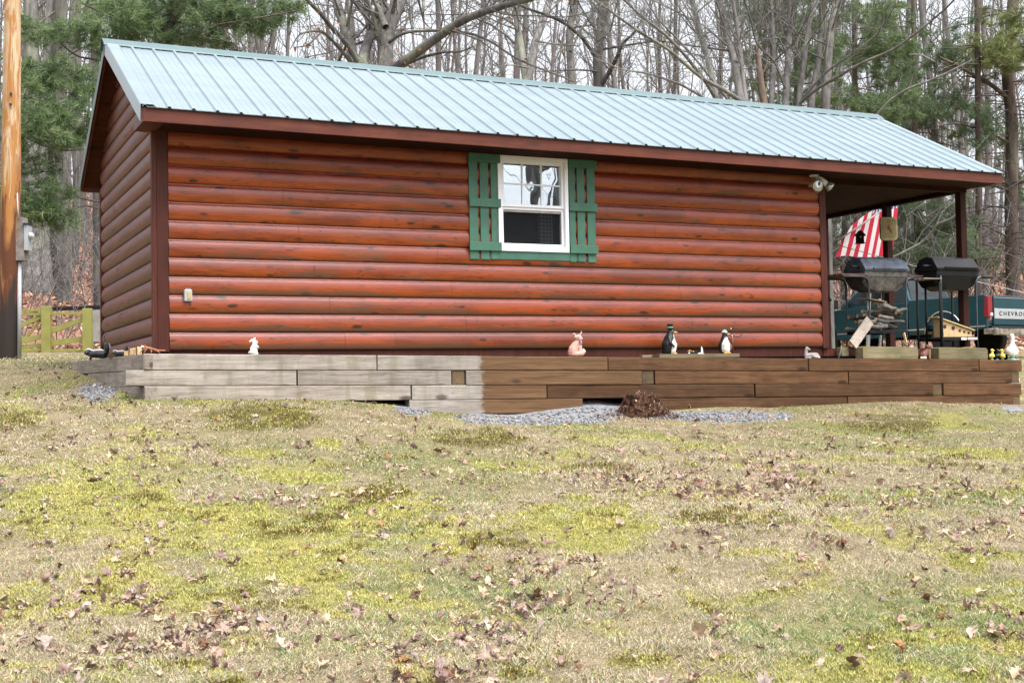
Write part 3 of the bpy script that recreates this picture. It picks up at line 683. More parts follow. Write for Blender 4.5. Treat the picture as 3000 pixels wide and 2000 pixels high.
V = (cube[None] * (1 + .5 * (rng.random((n_, 6, 3)) - .5)) * s); an = rng.random(n_) * 2 * PI
V = np.stack([V[..., 0] * np.cos(an)[:, None] - V[..., 1] * np.sin(an)[:, None], V[..., 0] * np.sin(an)[:, None] + V[..., 1] * np.cos(an)[:, None], V[..., 2]], -1)
V += np.stack([x, y, z + .006], 1)[:, None]
c = np.array([.225, .228, .238])[None] * (.45 + 1.0 * rng.random(n_)[:, None]) * np.array([1, 1, 1])
o = fast_mesh('gravel', V.reshape(-1, 3), [(np.arange(n_)[:, None, None] * 6 + of[None]).reshape(-1, 3)], M['stone'], np.repeat(c, 6, 0))
tag(o, 'blue grey crushed gravel along the foot of the timber wall', 'gravel', kind='stuff')

# ------------------------------------------------------------ the cabin
W, L, LT, EO, XO = 3.65, 8.10, 10.60, .50, .21
cabin = thing('log_cabin', 'red stained log sided cabin with pale metal roof and side porch', 'cabin')
def log_profile(z0):
    """one log course: flat lip at the top, round belly, deep groove below; returns (out, z)"""
    pts = [(.010, z0 + .0005), (.019, z0 + .003)]
    for t in np.linspace(0, 1, 11):
        a = -1.22 + t * 2.36; pts.append((.014 + .036 * max(0, math.cos(a)) ** .75, z0 + .006 + t * (LOGH - .026)))
    pts.append((.023, z0 + LOGH - .017)); pts.append((.021, z0 + LOGH - .0005)); return pts
def front_course(mb, x0, x1, z0, zlo=-9, zhi=9):
    pr = [(o_, z) for o_, z in log_profile(z0) if zlo <= z <= zhi]
    if len(pr) < 2: return
    nx = max(2, int((x1 - x0) / .25)); xs = np.linspace(x0, x1, nx + 1); wob = vnoise(xs * .9, xs * 0 + z0 * 37, 1, 2) - .5
    V = [(xx, -o_ * (1 + .10 * w_), z + .006 * w_) for xx, w_ in zip(xs, wob) for o_, z in pr]; k = len(pr)
    f = [(i * k + j, (i + 1) * k + j, (i + 1) * k + j + 1, i * k + j + 1) for i in range(nx) for j in range(k - 1)]
    mb.add(V, f)
WX0, WX1, WZ0, WZ1 = 3.67, 4.54, 1.08, 2.12
mb = MB()
for k in range(13):
    z0 = k * LOGH; zh = 2.2
    for x0, x1, a, b in ((.11, WX0, -9, zh), (WX1, L - .02, -9, zh), (WX0, WX1, -9, WZ0 + .01), (WX0, WX1, WZ1 - .01, zh)):
        # butt joints: split the course in boards
        j = x0; cuts = [x0] + [q for q in [(1.9 + 1.37 * k) % 2.9 + 2.9 * s_ for s_ in range(4)] if x0 + .3 < q < x1 - .3] + [x1]
        for p_, q_ in zip(cuts[:-1], cuts[1:]): front_course(mb, p_ + (.0015 if p_ != x0 else 0), q_ - (.0015 if q_ != x1 else 0), z0, a, b)
fw = mb.build('front_wall', M['log'], cabin, smooth=True, recalc=False)
tag(fw, 'shiny orange red half round log siding of the long front wall')
ZE, ZR = 2.285, 3.476; SL = (ZR - ZE) / (W / 2 + EO)
def roof_z(y): return ZR - SL * abs(y - W / 2)
mb = MB(); GB = -.026
for k in range(20):
    z0 = k * LOGH + GB
    pr = log_profile(z0); top = z0 + LOGH
    yl, yh = 0.0, W
    if z0 > 2.1: yl = max(0, (z0 - (ZR - .10)) / SL + W / 2); yh = W - yl
    if yh - yl < .1: break
    zmax = []
    ny = 24; ys = np.linspace(yl, yh, ny + 1); kk = len(pr)
    V = [(-o_ , yy, min(z, roof_z(yy) - .09)) for yy in ys for o_, z in pr]
    mb.add(V, [(i * kk + j, i * kk + j + 1, (i + 1) * kk + j + 1, (i + 1) * kk + j) for i in range(ny) for j in range(kk - 1)])
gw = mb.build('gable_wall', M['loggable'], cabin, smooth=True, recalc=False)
tag(gw, 'duller weathered brown log siding of the gable end')
# solid inner walls so that the cabin is closed; dark room behind the window
mb = MB(); T = .10
mb.box((.0, .004, -.16), (WX0, T, 2.25)); mb.box((WX1, .004, -.16), (L, T, 2.25)); mb.box((WX0, .004, -.16), (WX1, T, WZ0)); mb.box((WX0, .004, WZ1), (WX1, T, 2.25))
mb.box((L - T, T, -.16), (L, W - T, 2.25)); mb.box((.004, T, -.16), (T, W, 2.25)); mb.box((T, W - T, -.16), (L, W, 2.25)); mb.box((T, T, -.16), (L - T, W - T, -.02)); mb.box((T, T, 2.19), (L - T, W - T, 2.25))
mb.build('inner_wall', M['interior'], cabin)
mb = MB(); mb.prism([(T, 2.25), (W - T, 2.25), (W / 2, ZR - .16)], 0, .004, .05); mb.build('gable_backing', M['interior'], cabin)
# corner boards, skirt
mb = MB(); mb.box((-.005, -.052, -.01), (.105, -.002, 2.17)); mb.build('corner_board', M['trimz'], cabin, bevel=.003)
mb = MB(); mb.box((-.052, -.048, -.012), (-.0055, .03, 2.165)); mb.build('corner_board', M['trimz'], cabin, bevel=.003)
mb = MB(); mb.box((-.055, W - .03, -.02), (-.002, W + .05, 2.1)); mb.build('corner_board', M['trimz'], cabin, bevel=.003)
mb = MB(); mb.box((L - .02, -.055, -.01), (L + .075, .03, 2.17)); mb.build('corner_board', M['trimz'], cabin, bevel=.003)
mb = MB(); mb.box((.0, -.008, -.16), (L + .05, .003, 0.0)); mb.build('skirt_board', M['trimz'], cabin)
mb = MB(); mb.box((-.008, -.002, -.16), (.003, W, -.027)); mb.build('skirt_board', M['trimz'], cabin)
# --- roof: slopes down very slightly to the porch end
RS = .0045
roofo = bpy.data.objects.new('roof', None)
def rz_(x): return -RS * x
mb = MB(); X0, X1 = -XO, LT + .10; pitch = .2286
def rib_profile():
    xs = []; x = X0
    while x < X1 - 1e-6:
        e = min(x + pitch, X1)
        for dx_, h in ((0, 0), (.012, .021), (.030, .021), (.044, 0), (.095, 0), (.100, .0035), (.108, .0035), (.113, 0), (.160, 0), (.165, .0035), (.173, .0035), (.178, 0)):
            if x + dx_ < e: xs.append((x + dx_, h))
        x += pitch
    xs.append((X1, 0)); return xs
RP = rib_profile()
for sgn in (-1, 1):
    ys = np.linspace(0, W / 2 + EO + .03, 7); V = []
    for yy in ys:
        for xx, h in RP:
            zz = ZR - SL * yy + rz_(xx) + .012 + h; V.append((xx, W / 2 + sgn * yy, zz))
    k = len(RP)
    for i in range(6):
        for j in range(k - 1): pass
    f = [(i * k + j, i * k + j + 1, (i + 1) * k + j + 1, (i + 1) * k + j) for i in range(6) for j in range(k - 1)]
    mb.add(V, f)
roof = mb.build('roof', M['roof'], cabin, recalc=False)
sol = roof.modifiers.new('thickness', 'SOLIDIFY'); sol.thickness = .003; sol.offset = -1
# ridge cap
mb = MB()
for sgn in (-1, 1):
    x0, x1 = X0 - .05, X1 - .02
    P = [(0, .045), (.03, .046), (.15, -.15 * SL + .042), (.165, -.165 * SL + .030)]
    V = [(x, W / 2 + sgn * a, ZR + b + rz_(x)) for x in (x0, x1) for a, b in P]
    mb.add(V, [(j, j + 1, 5 + j, 4 + j) for j in range(3)])
rc = mb.build('ridge_cap', M['ridge'], roof, recalc=False); sol = rc.modifiers.new('thickness', 'SOLIDIFY'); sol.thickness = .004
# gable trim (metal rake)
for sgn in (-1, 1):
    mb = MB(); ye = W / 2 + EO + .02
    V = []
    for yy in (0.02, ye):
        z = ZR - SL * yy
        for dx_, dz in ((.13, .018), (.10, .040), (-.012, .040), (-.020, .034), (-.024, -.125)): V.append((X0 + dx_, W / 2 + sgn * yy, z + dz))
    mb.add(V, [(j, j + 1, 6 + j, 5 + j) for j in range(4)])
    t_ = mb.build('rake_trim', M['ridge' if sgn > 0 else 'roof'], roof, recalc=False); sol = t_.modifiers.new('thickness', 'SOLIDIFY'); sol.thickness = .004
# screws
mb = MB()
for i in range(int((X1 - X0) / pitch)):
    for s_ in (.06, .55, 1.10, 1.65, 2.15, 2.32):
        xx = X0 + i * pitch + (.07 if (i % 2) else .058); zz = ZR - SL * s_ + rz_(xx) + .012
        if s_ > 2.35: continue
        mb.lathe([(.0065, 0), (.0065, .004), (.003, .007)], (xx, W / 2 - s_, zz), 6)
mb.build('screw_rows', M['screw'], roof)['kind'] = 'stuff'
# fascia, soffits, rafters
def sheared_box(mb, a, b):
    x0, y0, z0 = a; x1, y1, z1 = b
    v = [(x, y, z + rz_(x)) for z in (z0, z1) for x, y in ((x0, y0), (x1, y0), (x1, y1), (x0, y1))]
    mb.add(v, [(0, 3, 2, 1), (4, 5, 6, 7), (0, 1, 5, 4), (1, 2, 6, 5), (2, 3, 7, 6), (3, 0, 4, 7)])
FZ = ZE - .005
mb = MB(); sheared_box(mb, (X0 + .012, -EO - .004, FZ - .125), (X1 - .0, -EO + .032, FZ + .005)); mb.build('fascia', M['fascia'], cabin)
mb = MB(); sheared_box(mb, (X0 + .05, -EO - .026, FZ - .0), (X1 - .02, -EO - .005, FZ + .010)); mb.build('eave_shadow_strip', M['blackplastic'], cabin)  # black strip added for the shadowed gaps under the roof ribs
mb = MB(); sheared_box(mb, (X0 + .012, W + EO - .032, FZ - .125), (X1, W + EO + .004, FZ + .005)); mb.build('fascia', M['fascia'], cabin)
mb = MB(); sheared_box(mb, (.0, -EO + .032, FZ - .115), (L + .1, .02, FZ - .10))
for i in range(4): sheared_box(mb, (0, -EO + .034 + i * .125, FZ - .118), (L + .1, -EO + .15 + i * .125, FZ - .1145))
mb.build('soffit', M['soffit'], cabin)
mb = MB(); sheared_box(mb, (X0 + .014, -EO + .033, FZ - .118), (-.001, .06, FZ - .03)); mb.build('eave_return', M['fascia'], cabin)
mb = MB()   # porch ceiling boards
for i in range(int((W + 2 * EO) / .14)):
    y0 = -EO + .034 + i * .14; sheared_box(mb, (L + .1, y0, FZ - .118), (X1 - .01, y0 + .136, FZ - .1))
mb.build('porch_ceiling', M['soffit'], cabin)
mb = MB()
for sgn in (-1, 1):   # raking soffit boards under the gable overhang
    nb = 16
    for i in range(nb):
        a = .03 + i * (W / 2 + EO - .06) / nb; b = a + (W / 2 + EO - .06) / nb - .005
        V = [(x, W / 2 + sgn * yy, ZR - SL * yy + dz) for dz in (-.085, -.07) for x, yy in ((X0 + .0, a), (.03, a), (.03, b), (X0 + .0, b))]
        mb.add(V, [(0, 3, 2, 1), (4, 5, 6, 7), (0, 1, 5, 4), (1, 2, 6, 5), (2, 3, 7, 6), (3, 0, 4, 7)])
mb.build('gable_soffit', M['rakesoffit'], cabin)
mb = MB(); d_ = .012
for sgn in (-1, 1):
    ya, yb = .0, W / 2 + EO
    V = [(x, W / 2 + sgn * yy, ZR - SL * yy + dz) for dz in (-.12, -.005) for x, yy in ((X0 - .012, ya), (X0 + .012, ya), (X0 + .012, yb), (X0 - .012, yb))]
    mb.add(V, [(0, 3, 2, 1), (4, 5, 6, 7), (0, 1, 5, 4), (1, 2, 6, 5), (2, 3, 7, 6), (3, 0, 4, 7)])
mb.build('barge_board', M['fascia'], cabin)
mb = MB(); mb.prism([(-EO + .03, FZ - .10), (W + EO - .03, FZ - .10), (W / 2, ZR - .12)], 0, X1 - .06, X1 - .03)
v = mb.v[0]; v[:, 2] += rz_(LT); mb.build('porch_gable', M['fascia'], cabin)
# porch posts, beams, deck
for yy, s_ in ((0.02, .095), (1.45, .10), (2.86, .10)):
    mb = MB(); mb.box((LT - .12, yy, .0), (LT - .02, yy + .10, 2.10)); mb.build('porch_post', M['post'], cabin, bevel=.004)
mb = MB(); mb.box((L + .0, .012, 2.06), (LT - .01, .118, 2.145)); mb.build('porch_beam', M['soffit'], cabin)
mb = MB(); mb.box((LT - .115, .12, 2.06), (LT - .025, W + .1, 2.14)); mb.build('porch_beam', M['soffit'], cabin)
mb = MB(); mb.box((L + .01, -.02, -.16), (LT + .02, .03, -.02)); mb.build('deck_rim', M['trimz'], cabin)
mb = MB()
for i in range(25): mb.box((L + .01, .032 + i * .145, -.045), (LT + .02, .172 + i * .145, -.012))
mb.build('deck', M['soffit'], cabin)

# --- shutters and window
def part(name, mat, parent, **k): return lambda mb: mb.build(name, mat, parent, **k)
win = MB().box((WX0 - .10, -.058, 2.12), (WX1 + .10, -.036, 2.218)).build('window_casing', M['green'], cabin, bevel=.003)
MB().box((WX0 - .10, -.058, .988), (WX1 + .11, -.036, 1.082)).build('sill_board', M['green'], win, bevel=.003)
def shutter(xa, xs, bx0, bx1, zt, lab):
    fr = MB()
    for i, (a, b) in enumerate(xs):
        dz = random.uniform(-.008, .004); fr.box((a, -.064 if i != 9 else -.06, .985 + dz), (b, -.0585 + .018, zt[i] + dz * .3))
    sh = fr.build('shutter', M['green'], cabin, bevel=.003); sh['label'] = lab
    for z_ in (1.075, 1.555, 2.045):
        MB().box((bx0 + random.uniform(-.004, .004), -.088, z_), (bx1, -.0655, z_ + .095)).build('batten', M['green'], sh, bevel=.003)
k_ = 4.127 * 245.0
shutter(0, [(3.325, 3.428), (3.455, 3.556), (3.585, 3.66)], 3.318, 3.695, [2.225, 2.222, 2.118], 'green shutter left of the window')
shutter(0, [(4.555, 4.630), (4.655, 4.752), (4.785, 4.887)], 4.550, 4.905, [2.118, 2.22, 2.22], 'green shutter right of the window')
mb = MB()
def rect_frame(mb, x0, x1, z0, z1, w, y0, y1, wb=None):
    wb = wb or w
    mb.box((x0, y0, z0), (x0 + w, y1, z1)); mb.box((x1 - w, y0, z0), (x1, y1, z1)); mb.box((x0 + w, y0, z1 - w), (x1 - w, y1, z1)); mb.box((x0 + w, y0, z0), (x1 - w, y1, z0 + wb))
rect_frame(mb, WX0 + .0, WX1, WZ0, WZ1 + .02, .045, -.075, .06, .055)
wf = mb.build('window', M['vinyl'], cabin, bevel=.004)
zm = 1.575
mb = MB(); rect_frame(mb, WX0 + .0465, WX1 - .0465, zm, WZ1 - .027, .032, -.052, -.010); up = mb.build('upper_sash', M['vinyl'], wf, bevel=.003)
mb = MB(); gx0, gx1, wz0, wz1 = WX0 + .078, WX1 - .078, zm + .032, WZ1 - .058
for i in (1, 2): xx = gx0 + (gx1 - gx0) * i / 3; mb.box((xx - .008, -.030, wz0), (xx + .008, -.022, wz1))
zz = (wz0 + wz1) / 2; mb.box((gx0, -.0305, zz - .008), (gx1, -.0225, zz + .008)); mb.build('muntin', M['vinyl'], up)
mb = MB(); mb.box((gx0 - .01, -.020, wz0 - .01), (gx1 + .01, -.018, wz1 + .01)); mb.build('pane', M['glass'], up)
mb = MB(); rect_frame(mb, WX0 + .0465, WX1 - .0465, WZ0 + .056, zm - .001, .028, -.035, .02, .035); lo = mb.build('lower_sash', M['vinyl'], wf, bevel=.003)
mb = MB(); mb.box((WX0 + .07, -.012, WZ0 + .085), (WX1 - .07, -.010, zm - .028)); mb.build('insect_screen', M['screen'], lo)
mb = MB(); mb.box((WX0 + .075, -.03, zm - .055), (WX1 - .075, -.022, zm - .032)); mb.build('sash_rail', M['stonegrey'], lo)
xs = np.linspace(4.26, 4.44, 30); mb = MB()
V = [(x, .13 + .018 * math.sin(i * 1.4), z) for z in (1.10, 2.10) for i, x in enumerate(xs)]
mb.add(V, [(i, i + 1, 30 + i + 1, 30 + i) for i in range(29)]); mb.build('curtain', M['plaid'], cabin, recalc=False)

# --- fixtures on the cabin
fl = thing('flood_light', 'twin white flood lights under the eave at the porch corner', 'flood light', atY(2385, 512, -.14))
MB().lathe([(.045, 0), (.045, .03), (.02, .05)], (0, 0, -.02), 14, R=[[1, 0, 0], [0, 1, 0], [0, 0, 1]]).build('mount', M['lamp_white'], fl, smooth=True)
def rotm(ax, a):
    return np.array(Matrix.Rotation(a, 3, ax))
R1 = rotm('X', math.radians(100)) ; c0 = (-.035, -.04, -.11)
MB().lathe([(.018, -.07), (.02, -.02), (.03, .0)], c0, 14, R=R1).build('lamp_holder', M['lamp_white'], fl, smooth=True)
MB().lathe([(.028, 0), (.058, .045), (.062, .06), (.045, .068), (.0, .070)], c0, 18, R=R1).build('bulb', M['glass_lens'], fl, smooth=True)
R2 = rotm('Y', math.radians(128)) @ rotm('X', math.radians(12)); c1 = (.03, -.03, -.035)
MB().lathe([(.02, -.02), (.026, .02), (.03, .09)], c1, 14, R=R2).build('lamp_holder', M['lamp_white'], fl, smooth=True)
MB().lathe([(.028, .09), (.048, .135), (.05, .15), (.03, .156)], c1, 18, R=R2).build('bulb', M['glass_lens'], fl, smooth=True)
c = atY(550, 866, -.05)
fl.scale = (1.3, 1.3, 1.3)
ob = thing('outlet_cover', 'small grey weatherproof outlet cover on the log wall', 'outlet cover', c)
mb = MB(); mb.obox((0, -.012, 0), (.078, .05, .118)); mb.build('cover', M['conduit'], ob, bevel=.010)
mb = MB(); mb.obox((.006, -.040, -.002), (.035, .006, .075)); mb.build('receptacle', M['paintgold'], ob, bevel=.003)
mb = MB(); mb.obox((0, -.014, .066), (.05, .02, .012)); mb.build('hinge', M['screw'], ob)

# ------------------------------------------------------------ timber retaining wall
TW = thing('retaining_wall', 'stacked timber retaining wall, weathered grey at one end and freshly stained brown', 'retaining wall', (0, 0, 0))
TY, TH, TT, S0 = -.35, .154, -.037, -.0135
def tz(x, k): return TT + S0 * x - k * TH
def timber(x0, x1, k, mat, lab=None, dy=0, parent=TW, drop=0):
    dy += random.uniform(-.006, .006); g = .004; t0, t1 = random.uniform(-.002, .002), random.uniform(-.002, .002)
    nx = max(2, int((x1 - x0) / .2)); xs = np.linspace(x0 + .003, x1 - .003, nx + 1); V = []
    for i, x in enumerate(xs):
        w = (vnoise(np.array([x]), np.array([k * 5.3]), 1.3, 2)[0] - .5) * .008
        zt = tz(x, k) - g / 2 + w * .5 + t0; zb = tz(x, k + 1) + g / 2 + t1 - drop; c = .006
        ring = [(TY + dy, zt - c), (TY + dy + c, zt), (TY + dy + .145, zt), (TY + dy + .145, zb), (TY + dy + c, zb), (TY + dy, zb + c)]
        V += [(x, a + w, b) for a, b in ring]
    n_ = 6; f = [(i * n_ + j, i * n_ + (j + 1) % n_, (i + 1) * n_ + (j + 1) % n_, (i + 1) * n_ + j) for i in range(nx) for j in range(n_)]
    f += [tuple(range(n_))[::-1], tuple(range(nx * n_, nx * n_ + n_))]
    mb = MB(); mb.add(V, f); loc = ((x0 + x1) / 2, TY, tz((x0 + x1) / 2, k + .5))
    # material coordinates must run on along the wall, so keep the origin of each half stained timber at x = 0
    o = mb.build('timber', M[mat], parent, loc=None if mat == 'halftimber' else loc)
    if lab: o['label'] = lab
    return o
def X_(px, py=1100): return atY(px, py, TY)[0]
G, B, H = 'greytimber', 'browntimber', 'halftimber'
timber(X_(421), X_(1104), 0, G); timber(X_(1106), X_(1781), 0, H, 'timber grey at one end and stained brown at the other')
timber(X_(1783), X_(2368), 0, B); timber(X_(2370), X_(2868), 0, B); timber(X_(2870), X_(2994), 0, B)
timber(X_(368), X_(869), 1, G); timber(X_(872), X_(1323), 1, G); timber(X_(1365), X_(1880), 1, H)
timber(X_(1919), X_(2485), 1, B); timber(X_(2487), X_(2966), 1, B)
timber(X_(422), X_(1203), 2, G); timber(X_(1206), X_(1601), 2, H); timber(X_(1603), X_(2209), 2, B); timber(X_(2212), X_(2733), 2, B); timber(X_(2762), X_(2990), 2, B)
timber(X_(1198), X_(1706), 3, H); timber(X_(1925), X_(2480), 3, B); timber(X_(2482), X_(2965), 3, B)
for (a, b, k) in ((1325, 1363, 1), (1882, 1917, 1), (2735, 2760, 2), (2967, 2988, 1), (2967, 2988, 3)):
    x0, x1 = X_(a), X_(b); mb = MB()
    mb.box((x0 + .003, TY + .012, tz(x0, k + 1) + .003), (x1 - .003, TY + .5, tz(x0, k) - .004)); o = mb.build('tie_end', M['endgrain'], TW, bevel=.004)
    o['label'] = 'square end of a tie timber running back under the cabin'
# the return at the left end, running back and slightly outwards
d_r = np.array([-.11, 1.0, 0]); d_r /= np.linalg.norm(d_r); p0 = np.array([-.19, -.35, 0.])
def ret(y0, y1, k, zoff=0):
    a = p0 + d_r * y0; b = p0 + d_r * y1; z = TT - (k + .5) * TH
    mb = MB(); mb.bar((a[0] + .08, a[1], z), (b[0] + .08, b[1], z + .01), .15, TH - .006); return mb.build('timber', M['greytimbery'], TW, bevel=.006)
ret(.0, 3.0, 0).__setitem__('label', 'grey timber of the short return with a cut end'); ret(.42, 2.25, 1); ret(.36 - .36, 1.55, 2); ret(-.0, .5, 3)
mb = MB(); mb.box((-.02, TY + .16, -.55), (X_(1700), -.06, -.11)); mb.box((X_(1700), -.08, -.8), (X_(1930), .1, -.11)); mb.box((X_(1930), TY + .16, -.8), (X_(2990) - .05, -.06, -.11)); mb.build('fill', M['ground'], TW)
# right hand return
mb = MB()
xe = X_(2992)
for k in range(4): mb.box((xe - .16, TY + .02 + .15 * (k % 2), tz(xe, k + 1) + .002), (xe - .01, 2.6, tz(xe, k) - .003))
mb.build('timber', M['browntimber'], TW, bevel=.004)

# ------------------------------------------------------------ ornaments on the wall
VR = math.atan2(RT[0][1], RT[0][0])      # local +x runs to the viewer's right
def loft(mb, rings, n=18, mi=0):
    an = np.arange(n) * 2 * PI / n; V = [np.stack([cx + rx * np.cos(an), cy + ry * np.sin(an), np.full(n, z)], 1) for z, cx, cy, rx, ry in rings]
    f = [(i * n + j, i * n + (j + 1) % n, (i + 1) * n + (j + 1) % n, (i + 1) * n + j) for i in range(len(rings) - 1) for j in range(n)]
    f += [tuple(range(n))[::-1], tuple(range((len(rings) - 1) * n, len(rings) * n))]
    mb.add(np.concatenate(V), f, mi); return mb
def skin(name, chains, mat, parent, vox=.006, sm=2):
    """fused body: overlapping tubes and balls remeshed into one continuous surface"""
    mb = MB()
    for c in chains:
        if c[0] == 't':
            P = np.array(c[1], float); r = np.array(c[2], float); k = len(P); t = np.linspace(0, k - 1, (k - 1) * 4 + 1)
            Pi = np.stack([np.interp(t, range(k), P[:, i]) for i in range(3)], 1); ri = np.interp(t, range(k), r)
            mb.tube(Pi, ri, 10); mb.ball(Pi[0], ri[0] * .99, n=10); mb.ball(Pi[-1], ri[-1] * .99, n=10)
        elif c[0] == 'b': mb.ball(c[1], c[2], R=c[3] if len(c) > 3 else None, n=16)
        elif c[0] == 'm': mb.add(c[1], c[2])
    o = mb.build(name, mat, parent, smooth=True)
    r_ = o.modifiers.new('fuse', 'REMESH'); r_.mode = 'VOXEL'; r_.voxel_size = vox; r_.use_smooth_shade = True
    s_ = o.modifiers.new('soft', 'SMOOTH'); s_.iterations = sm; s_.factor = .5
    return o
def ear(base, tip, w, th=.006):
    base = np.array(base, float); tip = np.array(tip, float); d = tip - base; L_ = np.linalg.norm(d); u = d / L_
    s_ = np.cross(u, [0, 1, 0]); s_ /= np.linalg.norm(s_); t = np.cross(s_, u)
    V = [base - s_ * w, base + s_ * w, base + t * th * 1.5, base - t * th * 1.5, tip]; return ('m', V, [(0, 2, 4), (2, 1, 4), (1, 3, 4), (3, 0, 4), (0, 3, 1, 2)])
TOPZ = lambda x: TT + S0 * x

# board the penguins stand on
bd = thing('shelf_board', 'mossy weathered board lying under the penguins on the timber wall', 'board', (6.09, -.25, TOPZ(6.09)))
MB().box((-.55, -.07, .001), (.55, .09, .044)).build('front_board', M['block'], bd, bevel=.004)
MB().box((-.68, .095, .001), (.40, .17, .040)).build('back_board', M['block'], bd, bevel=.004)
bz = TOPZ(6.09) + .044
# tall penguin in a top hat
p = atY(1962, 1027, -.22); pg = thing('penguin_figurine', 'tall penguin figurine in a black top hat', 'penguin figurine', (p[0], -.22, bz), VR, 'penguin figurines on the board')
skin('body', [('t', [(-.012, 0, .055), (-.012, 0, .12), (.002, 0, .19), (.012, 0, .235), (.018, 0, .262)], [.078, .082, .060, .042, .036]), ('t', [(-.045, .0, .02), (-.025, 0, .06)], [.05, .06])], M['black'], pg, .007)
skin('belly', [('t', [(.020, -.020, .045), (.028, -.018, .11), (.026, -.012, .17), (.032, -.010, .22)], [.052, .058, .036, .022])], M['dirtywhite'], pg, .006)
skin('flipper', [('t', [(-.01, -.058, .19), (.0, -.078, .13), (.045, -.082, .085)], [.018, .022, .010])], M['black'], pg, .006)
mb = MB(); mb.lathe([(.012, 0), (.008, .025), (.003, .045)], (.048, -.008, .252), 10, R=rotm('Y', PI / 2)); mb.build('beak', M['orange'], pg, smooth=True)
mb = MB(); mb.ball((.045, -.02, .008), (.040, .022, .010)); mb.ball((.045, .03, .008), (.040, .022, .010)); mb.each('foot', M['orange'], pg, smooth=True)
hat = MB().lathe([(.0, 0), (.046, .0), (.046, .006), (.028, .010), (.028, .02), (.030, .03), (.036, .058), (.035, .062), (.0, .062)], (.012, 0, .288), 20).build('top_hat', M['blackplastic'], pg, smooth='auto')
MB().lathe([(.0305, .016), (.0315, .018), (.0325, .025), (.031, .027)], (.012, 0, .288), 20).build('hat_band', M['mint'], hat, smooth=True)
mb = MB(); mb.ball((.036, -.033, .272), .0045, n=8); mb.build('eye', M['white'], pg, smooth=True)
# penguin facing front in a bonnet
p = atY(2122, 1028, -.22); pg = thing('penguin_figurine', 'penguin figurine with broad white front and pale bonnet', 'penguin figurine', (p[0], -.22, bz), VR, 'penguin figurines on the board')
skin('body', [('t', [(0, 0, .06), (0, 0, .11), (.004, 0, .17), (.010, 0, .215), (.012, -.004, .238)], [.070, .068, .046, .033, .030])], M['black'], pg, .006)
skin('belly', [('t', [(.010, -.026, .055), (.010, -.028, .105), (.012, -.020, .16), (.018, -.014, .195)], [.058, .056, .036, .020])], M['dirtywhite'], pg, .006)
mb = MB(); mb.lathe([(.010, 0), (.007, .02), (.003, .036)], (.034, -.020, .232), 10, R=rotm('Z', -.3) @ rotm('Y', PI / 2)); mb.build('beak', M['orange'], pg, smooth=True)
mb = MB(); mb.ball((.0, -.075, .008), (.022, .028, .010)); mb.ball((.045, -.066, .008), (.022, .028, .010)); mb.each('foot', M['orange'], pg, smooth=True)
hat = MB().lathe([(.034, 0), (.036, .005), (.033, .012)], (.008, 0, .251), 18).build('hat_brim', M['dirtywhite'], pg, smooth=True)
MB().lathe([(.027, .010), (.026, .020), (.018, .031), (.0, .035)], (.008, 0, .251), 18).build('bonnet', M['mint'], pg, smooth=True)
skin('flipper', [('t', [(.055, .0, .14), (.080, .0, .09), (.084, .0, .04)], [.012, .016, .008])], M['foxred'], pg, .006)
mb = MB(); mb.ball((.018, -.033, .244), .004, n=8); mb.build('eye', M['white'], pg, smooth=True)
# small standing and lying penguins
p = atY(2054, 1028, -.24); pg = thing('penguin_figurine', 'small standing baby penguin figurine between the two tall ones', 'penguin figurine', (p[0], -.24, bz), VR, 'penguin figurines on the board')
skin('body', [('t', [(0, 0, .02), (-.002, 0, .05), (-.003, 0, .085)], [.020, .018, .011])], M['black'], pg, .004, 1)
skin('belly', [('t', [(.006, -.006, .018), (.006, -.006, .05), (.004, -.004, .08)], [.018, .014, .008])], M['white'], pg, .004, 1)
mb = MB(); mb.ball((-.022, -.012, .006), (.022, .016, .008)); mb.ball((.01, -.015, .005), (.02, .014, .006)); mb.build('snow_base', M['white'], pg, smooth=True)
p = atY(2026, 1027, -.24); pg = thing('penguin_figurine', 'little black and orange penguin figurine lying on its belly', 'penguin figurine', (p[0], -.24, bz), VR, 'penguin figurines on the board')
skin('body', [('t', [(.03, 0, .014), (-.005, 0, .022), (-.028, -.004, .026)], [.012, .018, .013])], M['black'], pg, .004, 1)
mb = MB(); mb.tube([(-.038, -.012, .012), (-.046, -.012, .028), (-.030, -.014, .042), (-.005, -.012, .040)], [.005, .006, .005, .004], 8); mb.ball((.018, -.014, .030), .008, n=10); mb.each('orange_mark', M['orange'], pg, smooth=True)
mb = MB(); mb.ball((-.03, -.015, .012), (.010, .006, .010)); mb.build('breast', M['white'], pg, smooth=True)
# wire loop fixed to the wall next to the second penguin
wl_ = thing('wire_loop', 'black wire loop sticking out beside the bonneted penguin', 'wire', atY(2150, 963, -.06), VR)
mb = MB(); mb.tube([(-.04, -.05, 0), (0, -.05, 0), (.04, -.05, -.002), (.068, -.05, -.022), (.082, -.05, -.055), (.074, -.05, -.085), (.045, -.05, -.102), (.01, -.05, -.096), (-.025, -.05, -.082)], .0048, 6); mb.build('wire', M['blackplastic'], wl_, smooth=True)
mb = MB(); mb.ball((-.042, -.05, 0), .009, n=8); mb.ball((-.032, -.05, -.083), .008, n=8); mb.each('terminal', M['dirtywhite'], wl_, smooth=True)
mb = MB(); mb.tube([(-.035, -.052, -.085), (-.033, -.05, -.14), (-.03, -.05, -.258)], [.012, .015, .013], 8); mb.build('stake', M['foxred'], wl_, smooth=True)

